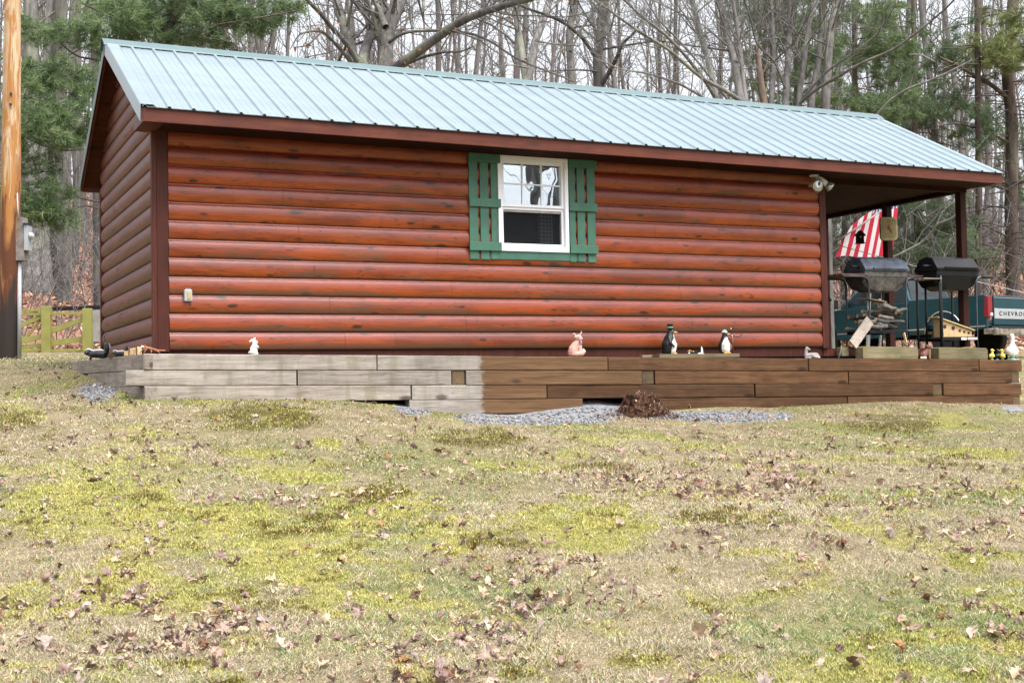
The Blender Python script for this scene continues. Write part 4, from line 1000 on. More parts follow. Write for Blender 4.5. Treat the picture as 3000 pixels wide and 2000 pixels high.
# white rabbit
p = atY(745, 1039, -.28); rb = thing('rabbit_figurine', 'white standing rabbit figurine with one drooping ear', 'rabbit figurine', (p[0], -.28, TOPZ(p[0])), VR)
skin('body', [('t', [(-.006, 0, .03), (-.004, 0, .06), (.004, 0, .095)], [.040, .038, .026]), ('b', (.004, 0, .125), (.028, .024, .023)), ('b', (.026, 0, .120), (.013, .014, .012)),
              ('t', [(.010, -.028, .088), (.034, -.022, .082), (.040, -.01, .072)], [.013, .012, .011]), ('b', (.0, -.03, .03), (.034, .02, .028)), ('b', (.02, -.03, .01), (.03, .014, .011)), ('b', (-.045, 0, .022), .014),
              ('t', [(-.006, -.006, .142), (-.024, -.014, .142), (-.042, -.018, .126)], [.009, .012, .006]), ('t', [(-.002, .012, .142), (-.002, .014, .158), (.008, .014, .166)], [.009, .011, .006])], M['white'], rb, .004)
mb = MB(); mb.ball((.019, -.020, .130), .0035, n=8); mb.build('eye', M['black'], rb, smooth=True)
# terracotta fox
p = atY(1690, 1038, -.25); fx = thing('fox_figurine', 'pale pink terracotta fox figurine sitting with its tail round its feet', 'fox figurine', (p[0], -.25, TOPZ(p[0])), VR)
bd_ = skin('body', [('t', [(-.045, 0, .045), (-.035, 0, .09), (-.012, 0, .135), (.010, 0, .165), (.018, 0, .195)], [.058, .056, .044, .034, .028]), ('t', [(-.07, -.01, .02), (-.02, -.04, .028), (.05, -.04, .035), (.078, -.03, .06), (.070, -.02, .085)], [.022, .028, .030, .026, .010]),
              ('b', (.01, 0, .03), (.075, .05, .03)), ('b', (.014, -.006, .215), (.044, .036, .034)), ('t', [(.03, -.02, .208), (.062, -.03, .204)], [.020, .010]),
              ear((-.020, -.012, .222), (-.034, -.016, .275), .020, .010), ('b', (-.026, -.012, .250), (.017, .010, .016)), ear((.036, -.006, .226), (.064, -.010, .298), .022, .011), ('t', [(.042, -.01, .12), (.035, -.02, .05)], [.018, .016])], M['terracotta'], fx, .0045, 1)
skin('throat', [('t', [(.040, -.026, .180), (.048, -.022, .155), (.042, -.018, .125)], [.018, .014, .008]), ('b', (.042, -.036, .196), (.024, .010, .008))], M['mauve'], fx, .004, 1)
mb = MB(); mb.ball((.022, -.040, .224), (.010, .004, .005), n=8); mb.ball((-.026, -.022, .244), (.009, .004, .009), n=8); mb.ball((.052, -.014, .246), (.007, .004, .014), n=8); mb.each('dark_mark', M['terradark'], fx, smooth=True)
# grey lamb lying down
p = atY(2380, 1041, -.28); lb = thing('lamb_figurine', 'grey lying fawn figurine with upright ears near the porch', 'animal figurine', (p[0], -.28, TOPZ(p[0])), VR)
skin('body', [('t', [(-.075, 0, .03), (-.02, 0, .036), (.05, 0, .034), (.085, 0, .016)], [.028, .038, .036, .012]), ('t', [(-.075, 0, .035), (-.078, 0, .07), (-.072, 0, .105)], [.028, .022, .020]), ('b', (-.062, 0, .118), (.028, .022, .022)), ('b', (-.035, 0, .110), (.014, .013, .011)),
              ear((-.078, -.008, .132), (-.074, -.010, .160), .008), ear((-.062, .008, .134), (-.056, .006, .160), .008), ('t', [(-.085, -.02, .008), (-.03, -.035, .008)], [.010, .010]), ('t', [(.02, -.03, .02), (.08, -.03, .008)], [.018, .010])], M['stonegrey'], lb, .0042, 1)
mb = MB(); mb.ball((-.052, -.02, .122), .0035, n=8); mb.build('eye', M['black'], lb, smooth=True)
# painted red fox between the two blocks
p = atY(2716, 1048, -.33); fx = thing('fox_figurine', 'painted red fox figurine sitting between two mossy blocks', 'fox figurine', (p[0], -.33, TOPZ(p[0])), VR)
skin('body', [('t', [(-.045, 0, .05), (-.01, 0, .085), (.018, 0, .13)], [.050, .040, .028]), ('b', (.022, -.012, .155), (.034, .028, .030)), ('b', (.026, -.038, .146), (.013, .016, .011)), ear((.0, -.008, .172), (-.006, -.008, .200), .013), ear((.044, -.008, .172), (.054, -.008, .198), .013)], M['foxred'], fx, .0045, 1)
skin('chest', [('t', [(.022, -.018, .12), (.024, -.02, .06), (.026, -.02, .012)], [.022, .018, .014])], M['foxtan'], fx, .0045, 1)
skin('tail_tip', [('t', [(-.085, -.03, .018), (-.035, -.045, .016)], [.014, .018])], M['dirtywhite'], fx, .004, 1)
mb = MB(); mb.ball((.012, -.040, .162), .004, n=8); mb.ball((.036, -.040, .162), .004, n=8); mb.ball((.026, -.055, .150), .005, n=8); mb.each('eye', M['black'], fx, smooth=True)
# ducklings and goose
def duck(px, name, lab, body, rz=0, s=1.0, dy=0):
    p = atY(px, 1052, TY + .07 + dy); d = thing(name, lab, 'bird figurine', (p[0], p[1], TOPZ(p[0])), VR + rz, 'duckling figurines at the wall end')
    skin('body', [('t', [(-.012, 0, .048), (.012, 0, .052)], [.032 * s, .030 * s]), ('t', [(.012, 0, .06), (.008, 0, .105), (.008, 0, .122)], [.018, .015, .022])], M[body], d, .0045, 1)
    mb = MB(); mb.lathe([(.009, 0), (.004, .02)], (.026, 0, .122), 8, R=rotm('Y', PI / 2)); mb.build('beak', M['orange'], d, smooth=True)
    mb = MB(); mb.lathe([(.024, 0), (.022, .006), (.010, .012), (.008, .03)], (0, 0, 0), 12); mb.build('base', M['mint'], d, smooth=True)
duck(2906, 'duckling_figurine', 'small yellow duckling figurine touching the end of the mossy block', 'yellow', .3)
duck(2922, 'duckling_figurine', 'small black duckling figurine between the two yellow ones', 'black', -.4, 1, .06)
duck(2937, 'duckling_figurine', 'small yellow duckling figurine right beside the white goose', 'yellow', 1.8)
p = atY(2966, 1052, TY + .08); d = thing('goose_figurine', 'white long necked goose figurine at the end of the wall', 'goose figurine', (p[0], p[1], TOPZ(p[0])), VR)
skin('body', [('b', (0, 0, .115), (.086, .075, .068)), ('b', (0, -.01, .085), (.070, .06, .045)), ('t', [(.002, 0, .15), (.006, 0, .20), (.008, 0, .25), (.008, 0, .318)], [.060, .036, .026, .027]), ('b', (.008, .02, .32), (.025, .034, .026))], M['white'], d, .006, 2)
mb = MB(); mb.lathe([(.055, 0), (.05, .008), (.03, .016), (.022, .045)], (0, 0, 0), 16, sx=1.0); mb.ball((-.05, -.02, .006), (.035, .02, .006)); mb.ball((.055, -.01, .006), (.038, .02, .006)); mb.each('foot', M['mint'], d, smooth=True)
mb = MB(); mb.lathe([(.012, 0), (.006, .04)], (.008, .05, .318), 8, R=rotm('X', -PI / 2)); mb.build('beak', M['orange'], d, smooth=True)

# skunks on the return of the wall
def on_ret(px, y_): 
    a = p0 + d_r * y_; return a
def skunk(pos, s, lab):
    d = thing('skunk_figurine', lab, 'skunk figurine', pos, VR + .1, 'skunk figurines on the return')
    skin('body', [('t', [(-.07 * s, 0, .05 * s), (0, 0, .055 * s), (.06 * s, 0, .05 * s)], [.036 * s, .044 * s, .046 * s]), ('b', (-.105 * s, 0, .075 * s), (.036 * s, .030 * s, .034 * s)), ('b', (-.135 * s, 0, .065 * s), (.014 * s, .012 * s, .012 * s)),
                  ('t', [(-.07 * s, -.02 * s, .03 * s), (-.075 * s, -.02 * s, .006 * s)], [.016 * s, .015 * s]), ('t', [(.06 * s, -.02 * s, .03 * s), (.065 * s, -.02 * s, .006 * s)], [.018 * s, .016 * s]),
                  ('t', [(.085 * s, 0, .06 * s), (.10 * s, 0, .11 * s), (.098 * s, 0, .155 * s)], [.024 * s, .036 * s, .032 * s])], M['black'], d, .0055 * s ** .5, 1)
    skin('stripe', [('t', [(-.13 * s, -.002, .10 * s), (-.10 * s, -.004, .112 * s), (-.05 * s, -.004, .094 * s), (.03 * s, -.004, .098 * s), (.07 * s, -.004, .09 * s)], [.006 * s, .010 * s, .011 * s, .014 * s, .008 * s])], M['white'], d, .004, 1)
    skin('tail_stripe', [('t', [(.125 * s, -.012 * s, .07 * s), (.134 * s, -.014 * s, .12 * s), (.120 * s, -.014 * s, .17 * s)], [.006 * s, .011 * s, .008 * s])], M['mauve'], d, .004, 1)
    mb = MB(); mb.ball((-.112 * s, -.028 * s, .08 * s), .005 * s, n=8); mb.build('eye', M['white'], d, smooth=True)
def on_top(px, py, D):
    q = atD(px, py, D); return (q[0], q[1], TT + .003)
a = p0 + d_r * 2.05; skunk((a[0] + .07, a[1], TT + .008), 1.0, 'larger black and white skunk figurine on the timber return')
a = p0 + d_r * 1.18; skunk((a[0] + .09, a[1], TT + .006), .62, 'smaller skunk figurine just behind the larger one')
# wire squiggle ornament, behind the skunk
q = atD(306, 1018, 14.6); d = thing('wire_ornament', 'black curly wire ornament behind the skunk against the gable', 'wire ornament', q, VR)
mb = MB()
for i in range(4):
    t = np.linspace(0, 1, 14); mb.tube(np.stack([.012 * np.sin(t * 9 + i * 2) + (i - 1.5) * .012, .01 * np.cos(t * 7 + i), t * (.19 - .03 * i)], 1), .0022, 5)
mb.build('wire', M['blackplastic'], d)
mb = MB()
for i in range(9): mb.ball(((i % 4 - 1.5) * .012 + random.uniform(-.008, .008), random.uniform(-.01, .01), .08 + .012 * i), .0035, n=6)
mb.each('bead', M['dirtywhite'], d)
# broken pale wood chunks at the corner
for i, (u_, w_, h_, lab) in enumerate([(362, .045, .055, 'narrow pale wood offcut nearest the small skunk'), (380, .055, .075, 'tallest pale wood offcut on the timber corner'), (399, .05, .08, 'pale notched wood offcut beside the twig lizard')]):
    q = atD(u_, 1034 - i * .5, 12.9 - .15 * i); d = thing('wood_offcut', lab, 'wood offcut', (q[0] + .03, q[1], TT + .005), VR + i, 'wood offcuts on the corner')
    MB().prism([(-w_ / 2, 0), (w_ / 2, 0), (w_ * .42, h_), (0, h_ * .8), (-w_ * .4, h_ * .95)], 1, -.02, .02).build('chunk', M['pinewood'], d, bevel=.004)
q = atY(437, 1034, -.30); d = thing('twig_lizard', 'orange brown twig lizard ornament with a white ball eye on the wall corner', 'ornament', (q[0], -.28, TOPZ(0) + .002), VR)
mb = MB()
mb.tube([(-.06, 0, .07), (-.02, 0, .06), (.03, 0, .045), (.09, 0, .03), (.16, 0, .028)], [.010, .014, .014, .010, .006], 7)
for a, b in (((-.03, 0, .055), (-.08, -.03, .004)), ((-.01, 0, .055), (-.035, -.05, .004)), ((.05, 0, .04), (.12, -.05, .004)), ((.03, 0, .04), (.03, -.03, .003)), ((-.05, 0, .07), (-.085, 0, .088)), ((-.05, .01, .07), (-.03, .01, .088)), ((.0, 0, .05), (.10, -.02, .02))):
    mb.tube([a, ((a[0] + b[0]) / 2, (a[1] + b[1]) / 2 - .004, (a[2] + b[2]) / 2 + .008), b], [.006, .005, .003], 6)
mb.build('body', M['twig'], d, smooth=True)
mb = MB(); mb.ball((-.055, -.018, .062), .016); mb.build('ball_eye', M['white'], d, smooth=True)
mb = MB(); mb.ball((-.050, -.028, .060), .010); mb.build('pupil', M['black'], d, smooth=True)

# short timber blocks
for (a, b, lab) in ((atY(2530, 1030, TY)[0], atY(2692, 1030, TY)[0], 'mossy timber block lying on the wall in front of the grills, nearer the cabin'), (atY(2752, 1030, TY)[0], atY(2896, 1030, TY)[0], 'mossy timber block on the wall beside the yellow duckling')):
    d = thing('timber_block', lab, 'timber block', ((a + b) / 2, TY + .07, TOPZ((a + b) / 2) + .001), 0, 'timber blocks on the wall')
    h = (b - a) / 2; mb = MB(); mb.prism([(-h, .0), (h - .01, 0), (h, .02), (h, .128), (h - .03, .150), (-h + .01, .152), (-h, .14)], 1, -.06, .085); mb.build('block', M['block'], d, bevel=.006)
    d.rotation_euler = (0, math.radians(.8), 0)
q = atY(2470, 1040, -.1); d = thing('wood_stub', 'small dark upright wood stub between the stick and the grey plank', 'wood stub', (q[0], -.1, -.13))
mb = MB(); mb.box((-.06, -.05, 0), (.05, .05, .13)); mb.build('stub', M['block'], d, bevel=.006)
q = atY(2458, 1040, -.25); d = thing('stick', 'thin bare stick standing up by the porch corner post', 'stick', (q[0], -.25, TOPZ(q[0])), VR)
mb = MB(); mb.tube([(-.01, 0, 0), (.012, 0, .06), (.022, 0, .10), (.036, 0, .165)], [.011, .010, .009, .006], 7); mb.build('stem', M['barkpale'], d, smooth=True)

# ------------------------------------------------------------ grills
def grill(loc, lidm, bowlm, h, lab, leftshelf, rightside, name='charcoal_grill'):
    g_ = thing(name, lab, 'grill', loc, 0, 'grills on the porch edge')
    # lid: tapered hexagonal vault
    def section(x, s_, zt):
        return [(x, -.21 * s_, h - .20), (x, -.215 * s_, h - .165), (x, -.12 * s_, h - .03 - (1 - zt) * .05), (x, -.02, h - (1 - zt) * .05), (x, .13 * s_, h - .03 - (1 - zt) * .05), (x, .22 * s_, h - .165), (x, .22 * s_, h - .20)]
    def tub(secs, mat, name, par=g_, bev=.008):
        mb = MB(); k = len(secs[0]); V = [p_ for s_ in secs for p_ in s_]
        f = [(i * k + j, i * k + j + 1, (i + 1) * k + j + 1, (i + 1) * k + j) for i in range(len(secs) - 1) for j in range(k - 1)]
        f += [tuple(range(k)), tuple(range((len(secs) - 1) * k, len(secs) * k))] + [(i * k, (i + 1) * k, (i + 1) * k + k - 1, i * k + k - 1) for i in range(len(secs) - 1)]
        mb.add(V, f); return mb.build(name, M[mat], par, bevel=bev)
    lid = tub([section(-.36, .97, .72), section(-.345, 1, .95), section(-.22, 1.02, 1), section(.24, 1.02, 1), section(.35, 1, .92), section(.38, .96, .6)], lidm, 'lid')
    MB().box((-.24, -.236, h - .172), (.32, -.216, h - .150)).build('lid_lip', M[lidm], lid, bevel=.003)
    mb = MB(); mb.tube([(-.30, -.19, h - .13), (-.34, -.25, h - .125), (-.46, -.25, h - .125)] if False else [(-.36, -.1, h - .135), (-.50, -.1, h - .135)], .017, 10); mb.build('lid_handle', M['blackplastic'], lid, smooth=True)
    def bsec(x, s_, zb): return [(x, -.205 * s_, h - .203), (x, -.20 * s_, h - .28), (x, -.15 * s_, zb), (x, .15 * s_, zb), (x, .20 * s_, h - .28), (x, .205 * s_, h - .203)]
    bowl = tub([bsec(-.355, .95, h - .34), bsec(-.30, 1, h - .40), bsec(-.15, 1, h - .45), bsec(.2, 1, h - .45), bsec(.31, 1, h - .39), bsec(.37, .94, h - .34)], bowlm, 'bowl')
    MB().box((-.33, -.212, h - .262), (.34, -.198, h - .250)).build('bowl_rib', M[bowlm], bowl)
    # tube frame
    zs = h - .27
    def leg(x, y, bend):
        mb = MB(); P = [(x, y, .0), (x, y, zs - .10)]
        if bend:
            sgn = bend
            P += [(x + sgn * .012, y, zs - .045), (x + sgn * .045, y, zs - .012), (x + sgn * .10, y, zs), (x + sgn * (.42 if sgn < 0 else .26), y, zs)]
        else: P += [(x, y, zs)]
        mb.tube(P, .0155, 10); mb.build('leg', M['tube'], g_, smooth=True)
    leg(-.30, -.20, -1 if leftshelf else 0); leg(-.30, .24, -1 if leftshelf else 0); leg(.31, -.20, 1); leg(.31, .24, 1 if rightside else 0)
    zf = .235
    for y_ in (-.20, .24): MB().box((-.30, y_ - .012, zf - .045), (.31, y_ + .012, zf)).build('cross_rail', M['blackmetal'], g_, bevel=.002)
    MB().box((-.30, -.19, zf - .02), (.31, .23, zf - .012)).build('lower_shelf', M['blackmetal'], g_)
    if leftshelf:
        sh = MB()
        for i in range(5): sh.box((-.74, -.21 + i * .095, zs + .017), (-.33, -.13 + i * .095, zs + .032))
        sh.build('side_shelf', M['oxblood'], g_, bevel=.002)
    if rightside:
        sh = MB()
        for i in range(5): sh.box((.36, -.21 + i * .095, zs + .017), (.60, -.13 + i * .095, zs + .032))
        sh.build('side_shelf', M['oxblood'], g_, bevel=.002)
    else:
        mb = MB(); mb.tube([(.40, -.20, zs), (.60, -.20, zs - .003)], .021, 10); mb.build('push_handle', M['blackplastic'], g_, smooth=True)
    return g_
g1 = grill((9.19, .22, -.012), 'grilllid', 'grillgrey', 1.185, 'weathered grey grill with firewood stacked on its lower shelf', True, True)
g2 = grill((10.24, .06, -.11), 'blackmetal', 'blackmetal', 1.30, 'clean black grill in front of the outer porch post', False, False)
# side table between the grills
q = (9.78, .0); d = thing('side_table', 'small slatted folding table standing between the two grills', 'side table', (q[0], q[1], -.012))
mb = MB()
for i in range(4): mb.box((-.14, -.16 + i * .085, .885), (.16, -.09 + i * .085, .90))
mb.build('top', M['greywood'], d, bevel=.002)
for x_, y_ in ((.15, -.13), (.15, .13)): MB().tube([(x_, y_, 0), (x_, y_, .885)], .014, 8).build('leg', M['blackmetal'], d, smooth=True)
# firewood
def stick_log(p_, q_, r, lab, name='firewood_log', mat='bark'):
    p_, q_ = np.array(p_, float), np.array(q_, float); c_ = (p_ + q_) / 2; t = np.linspace(0, 1, 6)[:, None]
    P = p_ + (q_ - p_) * t - c_ + np.array([0, 0, 1]) * (np.sin(t * PI) * random.uniform(-.015, .015)); o = thing(name, lab, 'firewood', c_, 0, 'split firewood on the grey grill shelf')
    mb = MB(); mb.tube(P, [r * random.uniform(.85, 1.1) for _ in t], 8); mb.build('bark', M[mat], o, smooth=True)
    dd = (q_ - p_) / np.linalg.norm(q_ - p_); mb = MB(); mb.tube([P[0] - dd * .002, P[0] + dd * .004], r * .82, 8); mb.tube([P[-1] - dd * .004, P[-1] + dd * .002], r * .82, 8); mb.each('cut_end', M['pinewood'], o)
rr = random.Random(4); z0 = .225
for row in range(8):
    for i in range(5 if row < 5 else 3):
        cx = 8.92 + rr.uniform(0, .46) * (1 - row * .06) + row * .02; y_ = .03 + i * .09 + rr.uniform(-.03, .03); z_ = z0 + .024 + row * .038 + rr.uniform(-.01, .01); hl = rr.uniform(.09, .22) * (1 - .04 * row)
        a = rr.uniform(-.4, .4); stick_log((cx - hl, y_ - a * hl * .4, z_ + rr.uniform(-.015, .07)), (cx + hl, y_ + a * hl * .4, z_ + rr.uniform(-.04, .03)), rr.uniform(.015, .034), 'short crooked firewood branch in the pile under the grey grill', mat=rr.choice(['bark', 'barkpale', 'barkdark']))
stick_log((9.05, .02, .60), (9.44, .05, .44), .032, 'thickest firewood branch, sloping on top of the pile')
stick_log((9.30, .0, .44), (9.50, .02, .49), .026, 'firewood branch poking out above the right end of the pile')
d = thing('board_offcut', 'flat rusty board lying on top of the firewood', 'board', (9.0, .03, .60)); d.rotation_euler = (.1, .12, 0)
MB().box((-.17, -.10, -.006), (.10, .16, .006)).build('board', M['snag'], d)
# leaning plank
a, b = atY(2498, 1010, -.22), atY(2548, 938, -.04); d = thing('plank', 'grey weathered plank leaning against the firewood grill', 'plank', a)
v = b - a; mb = MB(); mb.bar((0, 0, 0), tuple(v), .13, .022, up=(.2, -1, .4)); mb.build('plank_board', M['greytimbery'], d, bevel=.003)
a, b = atY(2648, 975, -.15), atY(2655, 1005, -.2); d = thing('pine_slat', 'thin new pine slat leaning at the right leg of the grey grill', 'slat', a)
MB().bar((0, 0, 0), tuple(b - a), .012, .03, up=(0, 1, 0)).build('slat', M['pinewood'], d)
# multi hole bird house
d = thing('nesting_box', 'long pale wooden nesting box with a row of round holes on the black grill', 'bird house', (10.23, -.02, .128), -.12)
mb = MB(); mb.prism([(-.24, 0), (.25, 0), (.25, .075), (-.24, .235)], 1, -.07, .07); bx_ = mb.build('box', M['pinewood'], d, bevel=.002)
mb = MB(); mb.bar((-.30, -.0, .262), (.28, 0, .072 + .012), .20, .014); mb.build('roof', M['goldrim'], d)
for i, (x_, z_, r_) in enumerate(((-.17, .135, .026), (-.04, .115, .026), (.06, .08, .018), (.13, .065, .017), (.20, .05, .017))):
    mb = MB(); mb.lathe([(r_, 0), (r_, .003)], (x_, -.0705, z_), 14, R=rotm('X', PI / 2)); mb.build('entrance_hole', M['interior'], bx_)
# labels on the black grill's rail (plain white stickers)
mb = MB(); mb.box((-.02 + .03, -.2155, .196), (.10, -.2125, .228)); mb.box((.12, -.2155, .200), (.29, -.2125, .226)); mb.each('sticker', M['white'], g2)

# patio table and chair on the porch
d = thing('patio_table', 'black metal patio table with curly legs deep in the porch', 'patio table', (8.95, 1.75, -.012))
mb = MB(); mb.box((-.45, -.35, .74), (.45, .35, .76)); mb.box((-.46, -.36, .70), (.46, .36, .735)); mb.build('table_top', M['blackmetal'], d, bevel=.006)
for x_, y_ in ((-.3, -.3), (.3, -.3), (-.3, .3), (.3, .3)):
    s_ = 1 if x_ > 0 else -1; mb = MB(); mb.tube([(x_, y_, .70), (x_ + s_ * .05, y_, .60), (x_ - s_ * .06, y_, .42), (x_ - s_ * .10, y_, .30), (x_ - s_ * .02, y_, .15), (x_ + s_ * .08, y_, .0)], .009, 6); mb.build('leg', M['blackmetal'], d, smooth=True)
d = thing('patio_chair', 'black wire patio chair between the table and the cabin', 'patio chair', (8.45, 1.2, -.012), .5)
mb = MB(); mb.lathe([(.0, 0), (.21, 0), (.21, .02), (.0, .025)], (0, 0, .43), 16); mb.build('seat', M['blackmetal'], d)
mb = MB()
for i in range(5): mb.tube([(-.16 + .08 * i, .2, .45), (-.18 + .09 * i, .25, .70), (-.12 + .06 * i, .26, .93)], .006, 6)
mb.tube([(-.2, .2, .45), (-.2, .25, .75), (-.12, .26, .93), (0, .26, .97), (.12, .26, .93), (.2, .25, .75), (.2, .2, .45)], .011, 6); mb.build('backrest', M['blackmetal'], d)
for x_, y_ in ((-.17, -.17), (.17, -.17), (-.17, .17), (.17, .17)): MB().tube([(x_, y_, .43), (x_ * 1.2, y_ * 1.2, .0)], .009, 6).build('leg', M['blackmetal'], d)

# dial thermometer, small bird house, flag, line
q = atX(2607, 671, LT - .13); d = thing('wall_thermometer', 'rounded cream dial thermometer with a red bird hung on the middle porch post', 'thermometer', (q[0] - .03, q[1], q[2]), VR + .15)
mb = MB()
def rrect(w, h, r, n=6): return [(sx * (w - r) + r * math.cos(a), sz * (h - r) + r * math.sin(a)) for sx, sz, a0 in ((1, 1, 0), (-1, 1, 1), (-1, -1, 2), (1, -1, 3)) for a in [a0 * PI / 2 + t * PI / 2 / n for t in range(n + 1)]]
mb.prism(rrect(.128, .165, .05), 1, -.03, .02); mb.build('rim', M['goldrim'], d, bevel=.008)
mb = MB(); mb.prism(rrect(.102, .138, .045), 1, -.034, -.0305); mb.build('dial', M['paintgold'], d)
mb = MB(); mb.prism([(-.035, .02), (-.01, .05), (.0, .06), (.008, .03), (.03, -.01), (.045, -.07), (.03, -.06), (.0, -.02), (-.02, -.01)], 1, -.038, -.0345); mb.build('red_bird', M['birdred'], d)
q = atD(2519, 694, 18.6); d = thing('bird_house', 'tiny brown bird house hanging in front of the flag', 'bird house', q, VR)
mb = MB(); mb.prism([(-.05, -.08), (.05, -.08), (.05, .03), (0, .075), (-.05, .03)], 1, -.04, .04); hb = mb.build('box', M['soffit'], d)
mb = MB(); mb.bar((-.075, 0, .015), (.0, 0, .09), .11, .010); mb.bar((.075, 0, .015), (.0, 0, .09), .11, .010); mb.build('roof', M['interior'], d)
mb = MB(); mb.lathe([(.014, 0), (.014, .003)], (0, -.041, -.005), 12, R=rotm('X', PI / 2)); mb.build('entrance_hole', M['paintgold'], hb)
mb = MB(); mb.box((-.06, -.06, -.098), (.06, .05, -.085)); mb.build('perch', M['soffit'], d)
mb = MB(); mb.tube([(0, 0, .085), (0, 0, 2.04 - q[2])], .0015, 4); mb.build('cord', M['blackplastic'], d)
A0, A1 = atD(2445, 712, 19.6), atD(2600, 606, 20.3)
d = thing('flag', 'american flag hanging from a slanted pole behind the porch', 'flag', A0)
mb = MB(); dr = (A1 - A0); mb.tube([dr * -.02, dr * 1.03], .013, 8); mb.build('pole', M['greywood'], d, smooth=True)
bl, br = atD(2449, 753, 19.7), atD(2612, 752, 20.6)
nu, nv = 26, 40; V = []; UV = []
cam_f = RT[2]
for i in range(nu + 1):
    u = i / nu; gg_ = u * (.35 + .65 * u ** .8)
    for j in range(nv + 1):
        v = j / nv; tx_ = np.interp(v, [0, .12, .3, .5, .75, 1], [2452, 2492, 2530, 2563, 2598, 2632]); ty_ = np.interp(v, [0, .12, .3, .5, .75, 1], [742, 664, 632, 613, 602, 597]); top = atD(tx_, ty_, 19.75 + v * .9); bot = bl + (br - bl) * v + np.array([0, 0, .018 * math.sin(v * 9)])
        P = top + (bot - top) * gg_ + cam_f * (.035 * math.sin(v * 16 + u * 2.2) * (.3 + .7 * u)) - A0
        V.append(P); UV.append((u, v))
k = nv + 1; mb = MB(); mb.add(V, [(i * k + j, i * k + j + 1, (i + 1) * k + j + 1, (i + 1) * k + j) for i in range(nu) for j in range(nv)])
fo = mb.build('cloth', M['flag'], d, smooth=True, recalc=False); uvl = fo.data.uv_layers.new(name='UVMap')
for lp_ in fo.data.loops: uvl.data[lp_.index].uv = UV[lp_.vertex_index]
a, b = atD(2437, 713, 18.9), atD(3120, 884, 18.0); d = thing('clothes_line', 'thin pale line running from the porch out to the right', 'line', a)
t = np.linspace(0, 1, 12)[:, None]; mb = MB(); mb.tube((b - a) * t - np.array([0, 0, 1]) * .03 * np.sin(t * PI), .005, 5); mb.build('cord', M['rope'], d)

# ------------------------------------------------------------ pickup truck
hd = math.radians(36); fw_ = RT[2][:2] / np.linalg.norm(RT[2][:2]); rt_ = RT[0][:2] / np.linalg.norm(RT[0][:2])
dir_ = fw_ * math.cos(hd) - rt_ * math.sin(hd); rzT = math.atan2(dir_[1], dir_[0])
q = atD(2897, 1036, 27.6); left_ = np.array([-dir_[1], dir_[0]])
oT = q[:2] - left_ * .96
zT = gz1(oT[0], oT[1]); tr = thing('pickup_truck', 'dark teal pickup truck parked beyond the porch, tailgate to the right', 'pickup truck', (oT[0], oT[1], .10), rzT)
def arc(cx, cz, r, a0, a1, n_=12): return [(cx + r * math.cos(a0 + (a1 - a0) * i / n_), cz + r * math.sin(a0 + (a1 - a0) * i / n_)) for i in range(n_ + 1)]
def side_sheet(name, poly, y, th, mat, bev=.012, par=tr):
    mb = MB(); mb.prism(poly, 1, y - th, y); return mb.build(name, M[mat], par, bevel=bev)
for s_ in (1, -1):
    yy = .96 if s_ > 0 else -.88
    bed = [(0.03, .56), (.03, 1.25), (.08, 1.27), (2.03, 1.27), (2.03, .50)] + [(2.03, .50)] + arc(1.12, .50, .46, 0, PI)[0:] + [(.3, .52)]
    side_sheet('bed_side', bed[:5] + arc(1.12, .50, .46, 0, PI) + [(.30, .52)], yy, .08, 'truck')
    cabp = [(2.06, .45), (2.06, 1.24), (4.35, 1.16), (5.35, 1.02), (5.45, .50)] + arc(4.55, .48, .46, 0, PI) + [(4.0, .45)]
    side_sheet('cab_side', cabp, yy, .08, 'truck')
    mb = MB(); P = [(x, yy + .003, z) for x, z in arc(1.12, .50, .475, 0, PI, 16)]; mb.tube([(P[0][0], P[0][1], .50)] + P, .016, 6); mb.build('arch_trim', M['chrome'], tr, smooth=True)
    for a, b in ((.05, .66), (1.60, 4.06)): MB().box((a, yy - .002, .585), (b, yy + .012, .612)).build('side_moulding', M['chrome'], tr)
    MB().box((.04, yy - .004, 1.17), (2.02, yy + .006, 1.185)).build('body_crease', M['truck'], tr, bevel=.004)
mb = MB(); mb.box((.04, -.88, .60), (2.02, .88, .68)); mb.box((.0, -.80, .55), (5.3, .80, .60)); mb.box((2.0, -.88, .68), (2.06, .88, 1.25)); mb.box((4.25, -.88, .6), (5.4, .88, 1.0)); mb.build('floor', M['trucklow'], tr)
tg = MB().box((-.005, -.74, .62), (.05, .74, 1.26)).build('tailgate', M['truck'], tr, bevel=.015)
MB().box((-.012, -.73, 1.205), (.0, .73, 1.222)).build('tailgate_lip', M['chrome'], tg)
MB().box((-.012, -.72, .76), (-.004, .72, .98)).build('letter_band', M['silver'], tg, bevel=.002)
fc = bpy.data.curves.new('letters', 'FONT'); fc.body = 'CHEVROLET'; fc.size = .15; fc.extrude = .003; fc.align_x = 'CENTER'; fc.align_y = 'CENTER'; fc.space_character = 1.45
fo = bpy.data.objects.new('letters_tmp', fc); scene.collection.objects.link(fo); bpy.context.view_layer.update()
me = bpy.data.meshes.new_from_object(fo.evaluated_get(bpy.context.evaluated_depsgraph_get())); bpy.data.objects.remove(fo)
me.materials.clear(); me.materials.append(M['blackplastic']); fo = bpy.data.objects.new('lettering', me); scene.collection.objects.link(fo); fo.parent = tg
fo.location = (-.016, -.07, .87); fo.rotation_euler = (PI / 2, 0, -PI / 2); tw_ = max(v_.co.x for v_ in me.vertices) - min(v_.co.x for v_ in me.vertices); fo.scale = (1.25 / tw_, .85, 1)
